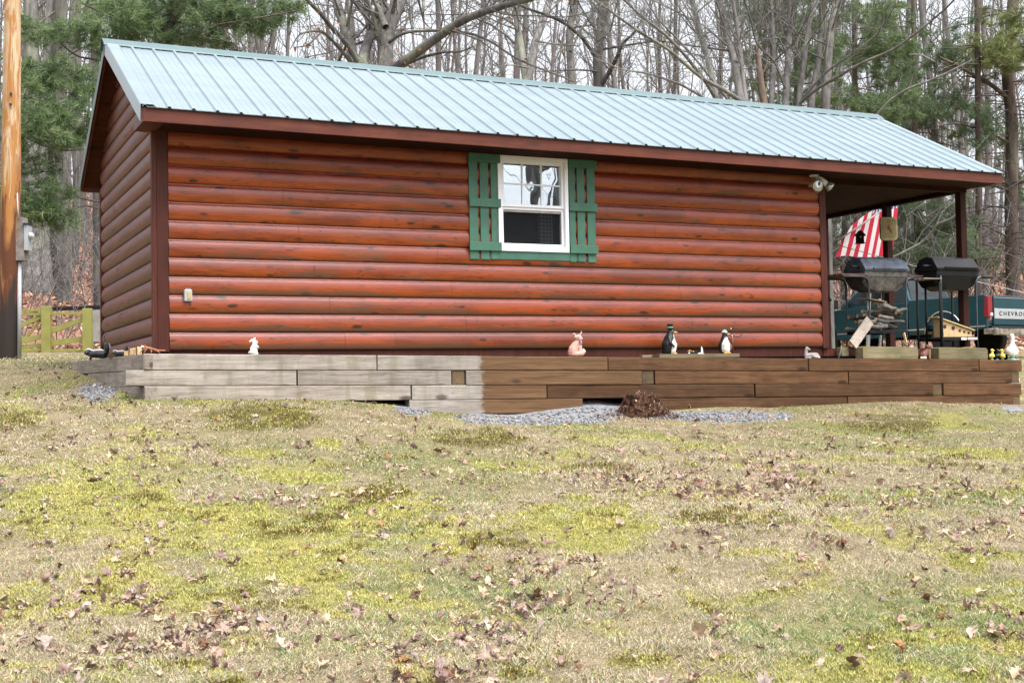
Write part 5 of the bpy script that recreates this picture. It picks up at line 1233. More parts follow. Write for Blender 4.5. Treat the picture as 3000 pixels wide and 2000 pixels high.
for s_ in (1, -1):
    mb = MB(); mb.prism([(-.02, .79), (-.02, 1.24), (.06, 1.23), (.10, .80)], 1, s_ * .800, s_ * .968); tl = mb.build('tail_light', M['redlens'], tr, bevel=.01)
    MB().box((-.024, min(s_ * .80, s_ * .88), .82), (-.018, max(s_ * .80, s_ * .88), .88)).build('reversing_lens', M['white'], tl)
mb = MB(); mb.box((-.16, -.86, .40), (-.03, .86, .56)); mb.prism([(-.05, .42), (.12, .42), (.12, .55), (-.05, .55)], 1, .80, .95); bm_ = mb.build('bumper', M['rustchrome'], tr, bevel=.02)
MB().box((-.17, -.84, .545), (-.02, .84, .575)).build('step_pad', M['tyre'], bm_, bevel=.006)
for x_ in (1.12, 4.55):
    for s_ in (1, -1):
        mb = MB(); mb.lathe([(.20, -.11), (.35, -.11), (.375, -.08), (.375, .08), (.35, .11), (.20, .11)], (x_, s_ * .80, .375), 28, R=rotm('X', PI / 2)); wv = mb.build('wheel', M['tyre'], tr, smooth='auto')
        mb = MB(); mb.lathe([(.0, -.05), (.08, -.06), (.17, -.02), (.20, -.06), (.20, .06), (.0, .06)], (x_, s_ * .82, .375), 20, R=rotm('X', PI / 2 * s_)); mb.build('rim', M['conduit'], wv, smooth='auto')
# cab: green house, glass, roof
mb = MB(); V = []
for y_ in (.74, -.74):
    V += [(2.10, y_ * 1.08, 1.24), (2.30, y_, 1.80), (3.35, y_, 1.80), (4.15, y_ * 1.06, 1.20)]
mb.add(V, [(0, 1, 2, 3), (7, 6, 5, 4), (0, 4, 5, 1), (1, 5, 6, 2), (2, 6, 7, 3)]); gh = mb.build('cab', M['truck'], tr, bevel=.03)
for s_ in (1, -1):
    def wy(z): return s_ * (.80 - .06 * (z - 1.24) / .56 + .008)
    for nm, poly in (('door_window', [(2.75, 1.28), (2.78, 1.72), (3.30, 1.73), (3.85, 1.28)]), ('quarter_window', [(2.24, 1.28), (2.38, 1.72), (2.70, 1.72), (2.68, 1.28)])):
        mb = MB(); V = [(x_, wy(z), z) for x_, z in poly] + [(x_, wy(z) - s_ * .01, z) for x_, z in poly]; mb.add(V, [(0, 1, 2, 3), (7, 6, 5, 4)] + [(i, (i + 1) % 4, 4 + (i + 1) % 4, 4 + i) for i in range(4)]); mb.build(nm, M['tint'], gh)
mb = MB(); mb.add([(2.132, -.70, 1.32), (2.132, .70, 1.32), (2.272, .66, 1.74), (2.272, -.66, 1.74), (2.122, -.70, 1.32), (2.122, .70, 1.32), (2.262, .66, 1.74), (2.262, -.66, 1.74)], [(0, 1, 2, 3), (4, 5, 6, 7), (0, 1, 5, 4), (1, 2, 6, 5), (2, 3, 7, 6), (3, 0, 4, 7)]); mb.build('rear_window', M['tint'], gh)
mb = MB(); mb.box((3.98, 1.0, 1.20), (4.08, 1.22, 1.42)); mr = mb.build('mirror', M['blackplastic'], tr, bevel=.02)
MB().box((3.972, 1.02, 1.22), (3.979, 1.20, 1.40)).build('mirror_glass', M['chrome'], mr)
mb = MB(); mb.box((2.9, .958, 1.02), (3.06, .985, 1.06)); mb.build('door_handle', M['blackplastic'], tr, bevel=.006)

# ------------------------------------------------------------ utility pole with its meter
pb = atD(27, 1053, 18.0); gzp = pb[2]
pt = atD(37, 0, 18.0); slope = (pt - pb) / (pt[2] - pb[2])
d = thing('utility_pole', 'thick weathered wooden utility pole, tan above and burnt dark at the foot', 'utility pole', pb)
t = np.linspace(-.2, 9, 40)[:, None]; P = slope * t
mb = MB(); mb.tube(P, [(.152 - .0085 * max(0, a)) * (1 + .02 * math.sin(a * 5)) for a in t[:, 0]], 28); mb.build('pole', M['pole'], d, smooth=True)
for i, (u, v) in enumerate(((32, 275), (31, 306))):
    q = atD(u, v, 18 - .135) - pb; mb = MB(); mb.obox(q, (.028, .03, .028), rotm('Z', VR)); mb.build('bolt', M['interior'], d)
q = atD(64, 702, 18.0); mt = thing('meter_board', 'grey board with electricity meter fixed to the side of the wooden pole', 'electric meter', q, VR)
MB().obox((0, 0, 0), (.115, .16, .60)).build('board', M['greywood'], mt, bevel=.006)
MB().obox((.085, 0, .02), (.05, .18, .36)).build('box', M['conduit'], mt, bevel=.006)
MB().lathe([(.075, 0), (.072, .05), (.055, .085), (.0, .095)], (.10, 0, .05), 18, R=rotm('Y', PI / 2) * .7).build('meter_glass', M['silver'], mt, smooth=True)
MB().obox((.085, -.01, .21), (.07, .22, .012)).build('box_cap', M['interior'], mt)
a, b = atD(57, 766, 17.98), atD(57, 1040, 17.9); cdt = thing('conduit', 'pale grey conduit pipe running down the pole from the meter', 'conduit', b)
MB().tube([(0, 0, -.05), tuple(a - b)], .028, 10).build('pipe', M['conduit'], cdt, smooth=True)
a, b = atD(52, 612, 17.9), atD(56, 640, 17.9); mb = MB(); mb.tube([tuple(atD(50, 560, 17.95) - a), (0, 0, 0), tuple(b - a)], .010, 6); w_ = thing('service_wire', 'thin grey wire looping from the pole into the meter board', 'wire', a); mb.build('wire', M['conduit'], w_, smooth=True)

# ------------------------------------------------------------ olive fence, black rail and low wall
def flat_board(name, p, q, w, D, mat, par, th=.04, dd=0):
    A = atD(p[0], p[1], D + dd); B_ = atD(q[0], q[1], D + dd); up = np.array([0, 0, 1.]); v = B_ - A
    n_ = np.cross(v, up); n_ /= np.linalg.norm(n_); mb = MB(); mb.bar(A - par_o, B_ - par_o, th, w, up=np.cross(n_, v)); return mb.build(name, M[mat], par, bevel=.004)
DF = 30.0
gA = atD(137, 1035, DF); par_o = gA; fen = thing('olive_fence', 'olive painted wooden fence with thick posts and sloping boards', 'fence', gA)
for (u, top, bot, w_) in ((137, 897, 1037, .21), (257, 903, 1030, .20)):
    A = atD(u, bot, DF) - gA; B_ = atD(u, top, DF) - gA; h = B_[2] - A[2]
    mb = MB(); mb.obox((A[0], A[1], A[2] + h / 2), (w_, .16, h), rotm('Z', VR)); mb.build('post', M['olive'], fen, bevel=.01)
s1 = .0079
for (p_, q_, w_, dd, nm) in (((20, 909), (126, 909), 7, .02, 'rail'), ((20, 921), (126, 919), 9, .03, 'rail'), ((148, 919), (246, 918), 8, .03, 'rail'), ((20, 1027), (126, 1024), 9, .03, 'rail'), ((148, 1027), (246, 1025), 7, .03, 'rail'),
                             ((30, 966), (124, 926), 13, .06, 'brace'), ((40, 1006), (124, 984), 15, .05, 'brace'), ((60, 1016), (124, 1010), 11, .07, 'brace'), ((80, 985), (124, 930), 7, .10, 'brace'), ((148, 970), (243, 936), 15, .05, 'brace'), ((148, 1006), (246, 992), 16, .06, 'brace'), ((30, 975), (75, 995), 12, .09, 'brace')):
    flat_board(nm, p_, q_, w_ * s1 * 1.0, DF, 'olive', fen, dd=dd)
A = atD(150, 905, 33.0); B_ = atD(420, 897, 32.0); par_o = A
lw = thing('low_wall', 'low grey concrete wall topped by a black rail behind the fence', 'wall', A)
v = B_ - A; mb = MB(); z0 = -.95
nrm = np.array([-v[1], v[0], 0]); nrm /= np.linalg.norm(nrm)
c0 = v * .42
mb.bar(v * .40 + np.array([0, 0, -.46]), v + np.array([0, 0, -.46]), .2, .80, up=(0, 0, 1)); mb.build('wall_face', M['concrete'], lw)
mb = MB(); mb.bar(np.zeros(3), v, .10, .10, up=(0, 0, 1)); mb.build('rail', M['blackplastic'], lw, bevel=.01)

# ------------------------------------------------------------ rotten stump
q = atY(1890, 1245, -.80); sz_ = gz1(q[0], -.80) - .01; st = thing('rotten_stump', 'crumbling dark brown rotten stump against the timber wall', 'tree stump', (q[0], -.74, sz_))
mb = MB(); nA, nR = 60, 22; V = []
for i in range(nR + 1):
    t_ = i / nR
    for j in range(nA):
        a = 2 * PI * j / nA
        if t_ < .6: z = -.05 + .30 * (t_ / .6); r = .25 - .10 * (t_ / .6) ** .6
        else: z = .25 - .02 * (t_ - .6) * 4; r = .15 * (1 - (t_ - .6) / .4) + .001
        nz = (vnoise(np.array([a * 1.9 + 4]), np.array([t_ * 5]), 2.2, 4)[0] - .5)
        r *= (1 + .75 * nz) * (1 + .25 * math.sin(a * 3 + 1) * (1 - t_)); z += (vnoise(np.array([a * 3]), np.array([t_ * 9 + 7]), 2.0, 3)[0] - .5) * .11 * (1 if t_ > .3 else .2)
        V.append((r * math.cos(a) * 1.35, r * math.sin(a) * .8, z * .95))
mb.add(V, [(i * nA + j, i * nA + (j + 1) % nA, (i + 1) * nA + (j + 1) % nA, (i + 1) * nA + j) for i in range(nR) for j in range(nA)])
n = N('rotten_wood'); f = n.noise(n.co((30, 30, 12)), 1, 6, .75); n.bump(f, 1.0, .03)
M['rot'] = n.fin(n.ramp(f, [(.3, (.018, .009, .006)), (.5, (.075, .036, .022)), (.68, (.19, .12, .085))]), .95, 0, .1)
mb.build('rotten_core', M['rot'], st)
for a, b, c_ in (((-.15, .0, .12), (-.155, .0, .27), .03), ((.13, .03, .12), (.14, .03, .28), .03)):
    mb = MB(); mb.tube([a, b], [c_, c_ * .6], 5); mb.build('splinter', M['barkdark'], st)
cn = 1100; cx = rng.normal(0, .17, cn); cy = -np.abs(rng.normal(0, .16, cn)) * .9 + .02; r_ = np.hypot(cx, cy)
czz = np.where(r_ < .26, .27 - r_ * .95 + rng.normal(0, .02, cn), gz(cx + q[0], cy - .74) - sz_ + .01); s_ = .004 + .010 * rng.random(cn)
U = rng.normal(0, 1, (cn, 3)) * s_[:, None]; W_ = rng.normal(0, 1, (cn, 3)) * s_[:, None] * .5; cx = cx * 1.35; B_ = np.stack([cx, cy, czz], 1)
cc = np.array([(.22, .12, .08), (.05, .025, .018), (.34, .23, .16), (.12, .06, .04)])[rng.integers(0, 4, cn)]
o = fast_mesh('crumbs', np.stack([B_ - U, B_ - W_, B_ + U, B_ + W_], 1).reshape(-1, 3), [np.arange(cn)[:, None] * 4 + np.array([[0, 1, 2, 3]])], M['leaf'], np.repeat(cc, 4, 0), st); o['kind'] = 'stuff'

# ------------------------------------------------------------ trees
class TB:
    """gathers many thin tubes into plain arrays"""
    def __init__(s): s.V = []; s.Q = []; s.n = 0
    def tube(s, P, R_, n):
        P = np.asarray(P, float); k = len(P); T = np.gradient(P, axis=0); T /= np.linalg.norm(T, axis=1)[:, None] + 1e-12
        ref = np.array([.577, .577, .577]) if abs(T[:, 2]).mean() > .5 else np.array([0, 0, 1.])
        A = np.cross(T, ref); A /= np.linalg.norm(A, axis=1)[:, None] + 1e-12; B = np.cross(T, A); an = np.arange(n) * 2 * PI / n
        V = P[:, None] + np.asarray(R_)[:, None, None] * (A[:, None] * np.cos(an)[None, :, None] + B[:, None] * np.sin(an)[None, :, None])
        s.V.append(V.reshape(-1, 3)); i = np.arange(k - 1)[:, None] * n; j = np.arange(n)[None]; j2 = (j + 1) % n
        s.Q.append(np.stack([i + j, i + j2, i + n + j2, i + n + j], -1).reshape(-1, 4) + s.n); s.n += k * n
    def obj(s, name, mat, parent=None): return fast_mesh(name, np.concatenate(s.V), [np.concatenate(s.Q)], mat, None, parent, True)
trr = np.random.default_rng(21)
def wander(p, d, L_, k, w, up=0.0):
    P = [np.array(p, float)]; d = np.array(d, float)
    for _ in range(k):
        d = d + trr.normal(0, w, 3) + np.array([0, 0, up]); d /= np.linalg.norm(d); P.append(P[-1] + d * L_ / k)
    return np.array(P)
def twigs(tb, P, r0, lev, dens, maxlev=3, mind=.006):
    """children along polyline P"""
    L_ = np.linalg.norm(np.diff(P, axis=0), axis=1).sum(); n_ = max(1, int(L_ * dens))
    for _ in range(n_):
        t_ = trr.uniform(.25 if lev == 1 else .15, .98) * (len(P) - 1); i = int(t_); b = P[i] + (P[i + 1] - P[i]) * (t_ - i); T = P[i + 1] - P[i]; T /= np.linalg.norm(T)
        d = T * trr.uniform(.3, 1.0) + trr.normal(0, .55, 3) + np.array([0, 0, .25]); d /= np.linalg.norm(d)
        l = L_ * trr.uniform(.25, .55) * (1 - .4 * t_ / len(P)); r = max(mind, r0 * .42 * (1 - .5 * t_ / len(P)))
        k = 5 if lev < 2 else 4; C = wander(b, d, l, k, .16, .04); tb.tube(C, np.linspace(r, mind * .6, k + 1), 4 if lev < 2 else 3)
        if lev < maxlev: twigs(tb, C, r, lev + 1, dens * (1.5 if lev == 1 else 1.8), maxlev, mind)
def bare_tree(H_, r, first, nb, parent, barkm, mind=.007, maxlev=3, lean=.03, twg=1.0):
    T = TB(); Cw = TB(); P = wander((0, 0, -.3), (trr.normal(0, lean), trr.normal(0, lean), 1), H_, 12, .035, .03)
    rad = r * (1 - .78 * np.linspace(0, 1, 13) ** 1.1); rad[0] = r * 1.5; rad[1] = r * 1.03; T.tube(P, rad, 10)
    for i in range(nb):
        h = first + (1 - first) * (i + trr.random()) / nb; t_ = h * 12 * .98; k = int(t_); b = P[k] + (P[min(k + 1, 12)] - P[k]) * (t_ - k); a = trr.random() * 2 * PI; ti = trr.uniform(.5, 1.3)
        d = np.array([math.cos(a) * ti, math.sin(a) * ti, trr.uniform(.5, 1.1)]); l = H_ * (1 - h * .65) * trr.uniform(.16, .30); rb = rad[k] * trr.uniform(.25, .45)
        C = wander(b, d / np.linalg.norm(d), l, 7, .13, .05); Cw.tube(C, np.linspace(rb, mind, 8), 5); twigs(Cw, C, rb, 1, 1.4 * twg, maxlev, mind)
    T.obj('trunk', barkm, parent); Cw.obj('crown', barkm, parent)
def place_copy(src, loc, rz, sc, label, cat, group):
    r = src.copy(); scene.collection.objects.link(r); r.location = loc; r.rotation_euler = (0, 0, rz); r.scale = (sc, sc, sc)
    r['label'] = label
    for ch in src.children:
        c = ch.copy(); scene.collection.objects.link(c); c.parent = r
    return r
HG = 'bare trees on the wooded hillside'; HL = 'slim leafless grey tree standing in the wood on the hillside behind the cabin'
protos = []
for i in range(7):
    t0 = thing('bare_tree', HL, 'tree', (0, 0, 0), 0, HG); bare_tree(trr.uniform(17, 23), trr.uniform(.08, .17), .22 + .03 * (i % 3), 13, t0, M['barkfar' if i % 3 else 'bark'], .009, 2, twg=1.25); protos.append(t0)
def slot(l, d):
    v = RT[0][:2] / np.linalg.norm(RT[0][:2]); w = RT[2][:2] / np.linalg.norm(RT[2][:2]); return CAM[0] + v[0] * l + w[0] * d, CAM[1] + v[1] * l + w[1] * d
cnt = 0; used = []
for i in range(900):
    d_ = 36 + 52 * trr.random() ** .85; l_ = (trr.random() - .5) * d_ * .98
    if any((l_ - a) ** 2 + (d_ - b) ** 2 < (1.5) ** 2 for a, b in used): continue
    if d_ < 42 and -16 < l_ < -12.5: continue
    used.append((l_, d_)); x_, y_ = slot(l_, d_); loc = (x_, y_, gz1(x_, y_) - .05); sc = trr.uniform(.75, 1.15); rz = trr.uniform(0, 6.28)
    if cnt < 7: o = protos[cnt]; o.location = loc; o.rotation_euler = (0, 0, rz); o.scale = (sc,) * 3
    else: place_copy(protos[cnt % 7], loc, rz, sc, HL, 'tree', HG)
    cnt += 1
    if cnt >= 128: break
# far wood beyond the crest
T = TB()
for i in range(230):
    d_ = trr.uniform(86, 125); l_ = (trr.random() - .5) * d_ * 1.0; x_, y_ = slot(l_, d_); z_ = gz1(x_, y_)
    H_ = trr.uniform(14, 22); P = wander((x_, y_, z_ - .3), (trr.normal(0, .04), trr.normal(0, .04), 1), H_, 6, .05, .05); T.tube(P, np.linspace(trr.uniform(.07, .15), .03, 7), 5)
    for k in range(7):
        b = P[trr.integers(2, 6)]; a = trr.random() * 6.28; C = wander(b, (math.cos(a), math.sin(a), trr.uniform(.6, 1.8)), trr.uniform(2, 5), 4, .15, .05); T.tube(C, np.linspace(.05, .015, 5), 3)
        for q_ in range(3): T.tube(wander(C[trr.integers(1, 4)], (trr.normal(), trr.normal(), 1), trr.uniform(1, 2.2), 3, .2), np.linspace(.022, .012, 4), 3)
o = T.obj('far_wood', M['barkfar']); tag(o, 'far leafless wood thinning out against the white sky on the crest', 'wood', kind='stuff')
# understorey brush
T = TB()
for i in range(2600):
    d_ = trr.uniform(31, 62); l_ = (trr.random() - .5) * d_ * .96; x_, y_ = slot(l_, d_); z_ = gz1(x_, y_); H_ = trr.uniform(1.2, 4.5) ** 1.1
    P = wander((x_, y_, z_), (trr.normal(0, .35), trr.normal(0, .35), 1), H_, 6, .16, .0); T.tube(P, np.linspace(.015, .006, 7), 3)
    for k in range(4): T.tube(wander(P[trr.integers(2, 6)], (trr.normal(), trr.normal(), .8), H_ * .35, 3, .2), np.linspace(.008, .005, 4), 3)
o = T.obj('brush', M['barkfar']); tag(o, 'thin bare brush and saplings under the trees', 'brush', kind='stuff')

# traced nearer trees: limbs given by their course, at their real distance
def limb_pts(P, D0, D1, k=5):
    P = np.array(P, float); n_ = len(P); t = np.linspace(0, n_ - 1, (n_ - 1) * k + 1)
    # smooth through points
    x = np.interp(t, range(n_), P[:, 0]); y = np.interp(t, range(n_), P[:, 1])
    for _ in range(2): x[1:-1] = (x[:-2] + 2 * x[1:-1] + x[2:]) / 4; y[1:-1] = (y[:-2] + 2 * y[1:-1] + y[2:]) / 4
    d_ = np.linspace(D0, D1, len(t)); return np.array([atD(a, b, c) for a, b, c in zip(x, y, d_)])
def traced_tree(name, lab, cat, limbs, D, mat='bark', twd=2.2, mind=.006, maxlev=2, leaves=0, group=None, ground=True, trunks=1):
    """limbs: (points, width0_px, width1_px, depth change); the first 'trunks' limbs go down to the ground"""
    objs = []; P0 = limb_pts(limbs[0][0], D, D + limbs[0][3]); base = P0[0].copy(); gb = gz1(base[0], base[1]); base[2] = gb
    root = thing(name, lab, cat, base, 0, group); Tt = TB(); Br = TB(); tips = []
    for i, (pts, w0, w1, dd) in enumerate(limbs):
        P = limb_pts(pts, D, D + dd); r0 = w0 / 2 * D / F; r1 = w1 / 2 * D / F
        if i < trunks:
            foot = P[0].copy() + (base - P[0]) * .0; g_ = gz1(P[0][0], P[0][1]); dirn = P[0] - P[1]; dirn = dirn / max(.2, abs(dirn[2]))
            if P[0][2] - g_ > -.6:
                h = max(.5, P[0][2] - g_ + .3); ex = [P[0] + (np.array([dirn[0] * .25, dirn[1] * .25, -1]) * h * t_) for t_ in (1, .9, .6, .3)]; P = np.concatenate([ex, P]); k4 = 4
                rr_ = np.concatenate([[r0 * 1.55, r0 * 1.2, r0 * 1.08, r0 * 1.02], np.linspace(r0, r1, len(P) - 4)])
            else: rr_ = np.linspace(r0, r1, len(P)); rr_[0] *= 1.5
            # carry on above the frame
            dv = P[-1] - P[-4]; dv /= np.linalg.norm(dv)
            if pts[-1][1] <= 2: ext = wander(P[-1], dv, 5.5, 5, .06, .04)[1:]; P = np.concatenate([P, ext]); rr_ = np.concatenate([rr_, np.linspace(r1, r1 * .3, 6)[1:]])
            Tt.tube(P - base, rr_ * (1 + .05 * np.sin(np.arange(len(P)) * 2.1)), 12)
        else:
            if pts[-1][1] <= 2 or pts[-1][1] >= 2990: dv = P[-1] - P[-3]; dv /= np.linalg.norm(dv); P = np.concatenate([P, wander(P[-1], dv, 2.5, 4, .1, .03)[1:]])
            rr_ = np.linspace(r0, max(r1 * .8, mind), len(P)); (Br).tube(P - base, rr_ * (1 + .06 * np.sin(np.arange(len(P)) * 1.7)), 7)
        twigs(Br, P[(4 if i < trunks else 0):] - base, max(r1, r0 * .4), 1 if r0 > .04 else 2, twd * (1 if i >= trunks else .7), maxlev + 1, mind); tips.append(P)
    Tt.obj('trunk', M[mat], root); Br.obj('crown', M[mat], root)
    if leaves:
        A = np.concatenate(tips); k = trr.integers(len(A) // 4, len(A), leaves); B_ = A[k] + trr.normal(0, .16, (leaves, 3)) - base; s_ = .016 + .02 * trr.random(leaves)
        U = trr.normal(0, 1, (leaves, 3)) * s_[:, None]; W_ = trr.normal(0, 1, (leaves, 3)) * s_[:, None] * .6
        cc = np.array([(.42, .20, .09), (.34, .15, .07), (.50, .28, .15)])[trr.integers(0, 3, leaves)]
        fast_mesh('dead_leaves', np.stack([B_ - U, B_ - W_, B_ + U, B_ + W_], 1).reshape(-1, 3), [np.arange(leaves)[:, None] * 4 + np.array([[0, 1, 2, 3]])], M['leaf'], np.repeat(cc, 4, 0), root)['kind'] = 'stuff'
    return root
traced_tree('spreading_tree', 'big spreading leafless tree with a long limb sweeping right over the ridge', 'tree', [
    ([(1128, 230), (1130, 180), (1128, 110), (1150, 50), (1172, 0)], 50, 44, 1),
    ([(1045, 200), (1035, 165), (1010, 80), (990, 30), (985, 0)], 32, 26, 1.5),
    ([(1060, 190), (1068, 150), (1090, 90), (1112, 20), (1118, 0)], 34, 22, 2),
    ([(1130, 80), (1118, 50), (1104, 15), (1098, 0)], 22, 18, .5),
    ([(1150, 205), (1180, 185), (1274, 115), (1350, 62), (1420, 34), (1500, 10), (1600, -15)], 32, 17, -2),
    ([(1165, 200), (1235, 168), (1297, 153), (1350, 153), (1385, 137)], 12, 4, -1),
    ([(1140, 125), (1165, 105), (1197, 93), (1251, 90), (1312, 90), (1389, 100), (1446, 126), (1500, 165), (1560, 193), (1640, 222), (1680, 240)], 11, 5, -2),
    ([(1050, 185), (1010, 120), (968, 77), (940, 40), (914, 15), (895, -5)], 17, 12, -1.5),
    ([(1030, 185), (985, 130), (945, 92), (905, 92), (875, 102), (850, 145)], 12, 4, -1.5),
    ([(945, 92), (900, 135), (860, 140)], 7, 3, -1), ([(1500, 10), (1490, 40), (1520, 60)], 7, 3, -1)], 25.5, 'bark', 2.6, .006, 2, leaves=160, trunks=3)
traced_tree('forked_tree', 'forked leafless tree rising behind the ridge above the window', 'tree', [
    ([(1545, 250), (1556, 180), (1570, 115), (1595, 50), (1611, 0)], 26, 22, 1), ([(1542, 250), (1530, 160), (1517, 80), (1508, 0)], 22, 18, 1),
    ([(1548, 200), (1500, 190), (1462, 196)], 6, 3, -.5), ([(1570, 120), (1620, 130), (1700, 135)], 6, 3, -1)], 31, 'barkpale', 2.0, .006, 2, trunks=2)
traced_tree('straight_tree', 'single straight dark trunk just right of the forked tree', 'tree', [
    ([(1678, 262), (1672, 180), (1667, 115), (1675, 50), (1682, 0)], 25, 20, 1), ([(1672, 150), (1700, 90), (1740, 30), (1760, -5)], 8, 4, 1)], 33, 'bark', 1.8, .006, 2)
traced_tree('crooked_tree', 'dark crooked leafless tree with a long limb reaching left', 'tree', [
    ([(1754, 268), (1749, 172), (1760, 96), (1764, 0)], 30, 24, .5),
    ([(1762, 249), (1790, 205), (1806, 172), (1825, 126), (1860, 96), (1880, 60)], 16, 6, -1),
    ([(1745, 168), (1707, 111), (1660, 72), (1626, 54), (1538, 23), (1490, 0)], 12, 6, -2),
    ([(1750, 210), (1700, 205), (1640, 208), (1570, 210)], 6, 3, -1), ([(1756, 120), (1790, 90), (1800, 40), (1812, -5)], 8, 4, 0)], 28, 'barkdark', 2.4, .006, 2)
traced_tree('arching_tree', 'leafless clump whose long pale limbs arch up to the left over the roof', 'tree', [
    ([(2100, 300), (2080, 200), (2051, 96), (2028, 0)], 19, 15, 1), ([(2172, 305), (2150, 170), (2127, 96), (2108, 0)], 24, 20, 1), ([(2187, 312), (2176, 220), (2170, 153), (2147, 0)], 14, 11, .5),
    ([(2175, 300), (2120, 262), (2055, 230), (1960, 145), (1863, 88), (1737, -5)], 14, 6, -2),
    ([(2097, 290), (2066, 237), (2010, 165), (1951, 103), (1867, 38), (1825, -5)], 12, 6, -2),
    ([(2060, 285), (1990, 245), (1900, 215), (1820, 205), (1740, 170)], 8, 4, -2), ([(2130, 290), (2060, 200), (1990, 120), (1930, 60), (1890, 0)], 8, 4, -1)], 26.5, 'barkpale', 2.6, .005, 2, trunks=3)
traced_tree('broken_snag', 'broken off orange brown dead trunk above the roof', 'dead tree', [([(2240, 312), (2228, 230), (2216, 132)], 23, 14, 0)], 27, 'snag', .8, .006, 1)
traced_tree('multi_stem_tree', 'clump of smooth grey stems with limbs sweeping right over the roof end', 'tree', [
    ([(2258, 312), (2266, 200), (2265, 115), (2257, 0)], 17, 14, 1), ([(2300, 316), (2308, 200), (2311, 115), (2318, 0)], 21, 18, 1.5), ([(2336, 320), (2350, 220), (2361, 134), (2372, 57), (2391, 0)], 17, 12, .5),
    ([(2376, 322), (2385, 250), (2399, 170), (2410, 0)], 20, 16, 1.5), ([(2418, 326), (2422, 230), (2428, 150), (2437, 57), (2464, 0)], 27, 20, 1),
    ([(2341, 305), (2390, 262), (2445, 230), (2525, 184), (2621, 145), (2697, 88), (2774, 23), (2800, -5)], 11, 5, -2), ([(2350, 290), (2420, 210), (2480, 170), (2560, 110), (2600, 60), (2625, 10)], 8, 4, -1),
    ([(2300, 260), (2270, 180), (2215, 130), (2200, 60), (2180, 0)], 7, 4, -1)], 27, 'bark', 2.4, .005, 2, trunks=5)
traced_tree('leaning_sapling', 'thin bare sapling leaning right from behind the roof end', 'tree', [([(2563, 345), (2600, 300), (2651, 264), (2751, 226), (2850, 176)], 9, 5, -1), ([(2651, 264), (2690, 200), (2755, 150)], 5, 3, -1), ([(2735, 180), (2697, 160), (2663, 160)], 7, 3, 0)], 24, 'barkpale', 2.6, .005, 2)
traced_tree('white_branch_tree', 'thin pale crooked birch like stem seen through the porch', 'tree', [([(2590, 765), (2637, 744), (2700, 712), (2730, 680), (2745, 655), (2790, 640), (2815, 610), (2830, 590)], 7, 4, -1), ([(2745, 655), (2760, 620), (2800, 585)], 4, 2, 0)], 25, 'barkpale', 2.0, .005, 1)
traced_tree('oak_trunk', 'massive pale oak trunk flaring at its foot beside the pole', 'tree', [([(105, 842), (107, 790), (104, 700), (108, 600), (100, 480), (95, 300), (92, 0)], 92, 38, 1), ([(135, 842), (128, 700), (122, 560), (132, 300), (145, 0)], 42, 20, 1)], 39, 'barkpale', .4, .008, 1, trunks=2)
traced_tree('oak_trunk', 'grey furrowed trunk just right of the massive oak', 'tree', [([(158, 818), (157, 700), (152, 560), (150, 300), (150, 0)], 30, 26, 0)], 40.5, 'barkdark', .5, .008, 1)
traced_tree('oak_trunk', 'lichen spotted trunk in the middle of the left group', 'tree', [([(190, 822), (188, 700), (182, 560), (178, 300), (180, 0)], 44, 32, 0)], 39.5, 'bark', .5, .008, 1)
traced_tree('oak_trunk', 'slimmer trunk standing farther back between the lichen spotted one and the cabin', 'tree', [([(222, 772), (222, 640), (224, 500), (228, 200), (230, 0)], 20, 16, 0)], 46, 'bark', .5, .008, 1)
traced_tree('oak_trunk', 'dark trunk right beside the back corner of the cabin', 'tree', [([(287, 870), (284, 760), (284, 600), (280, 300), (276, 0)], 25, 21, 0)], 36.5, 'barkdark', .6, .008, 1)
q = atD(184, 812, 38.3); sp = thing('old_stump', 'short dark stump in front of the lichen spotted trunk', 'tree stump', (q[0], q[1], gz1(q[0], q[1]) - .1)); MB().lathe([(.30, 0), (.24, .2), (.22, .62), (.17, .64), (.0, .60)], (0, 0, 0), 12).build('wood', M['barkdark'], sp, smooth='auto')

# ------------------------------------------------------------ pines
pr_ = np.random.default_rng(5)
def needle_tufts(C, A, s, pal, nn=16):
    """C centres, A growth directions; each tuft a brush of needles"""
    n_ = len(C); d = A[:, None, :] * .8 + pr_.normal(0, .55, (n_, nn, 3)); d /= np.linalg.norm(d, axis=2)[..., None]
    l = s[:, None] * (.7 + .6 * pr_.random((n_, nn))); w = np.cross(d, pr_.normal(0, 1, (n_, nn, 3))); w /= np.linalg.norm(w, axis=2)[..., None]
    wd = l[..., None] * .030; B = C[:, None] + pr_.normal(0, .015, (n_, nn, 3)); tip = B + d * l[..., None]; tip[..., 2] -= .12 * l
    V = np.stack([B - w * wd, B + w * wd, tip], 2).reshape(-1, 3); f = np.arange(n_ * nn)[:, None] * 3 + np.array([[0, 1, 2]])
    t_ = pr_.random(n_)[:, None]; c = np.array(pal[0]) * (1 - t_) + np.array(pal[1]) * t_; c = np.repeat(c, nn, 0) * (.75 + .5 * pr_.random((n_ * nn, 1)))
    return V, f, np.repeat(c, 3, 0)
GREEN = [(.075, .135, .060), (.205, .265, .115)]; DARKG = [(.075, .125, .065), (.165, .225, .110)]; YEL = [(.14, .18, .06), (.28, .31, .12)]
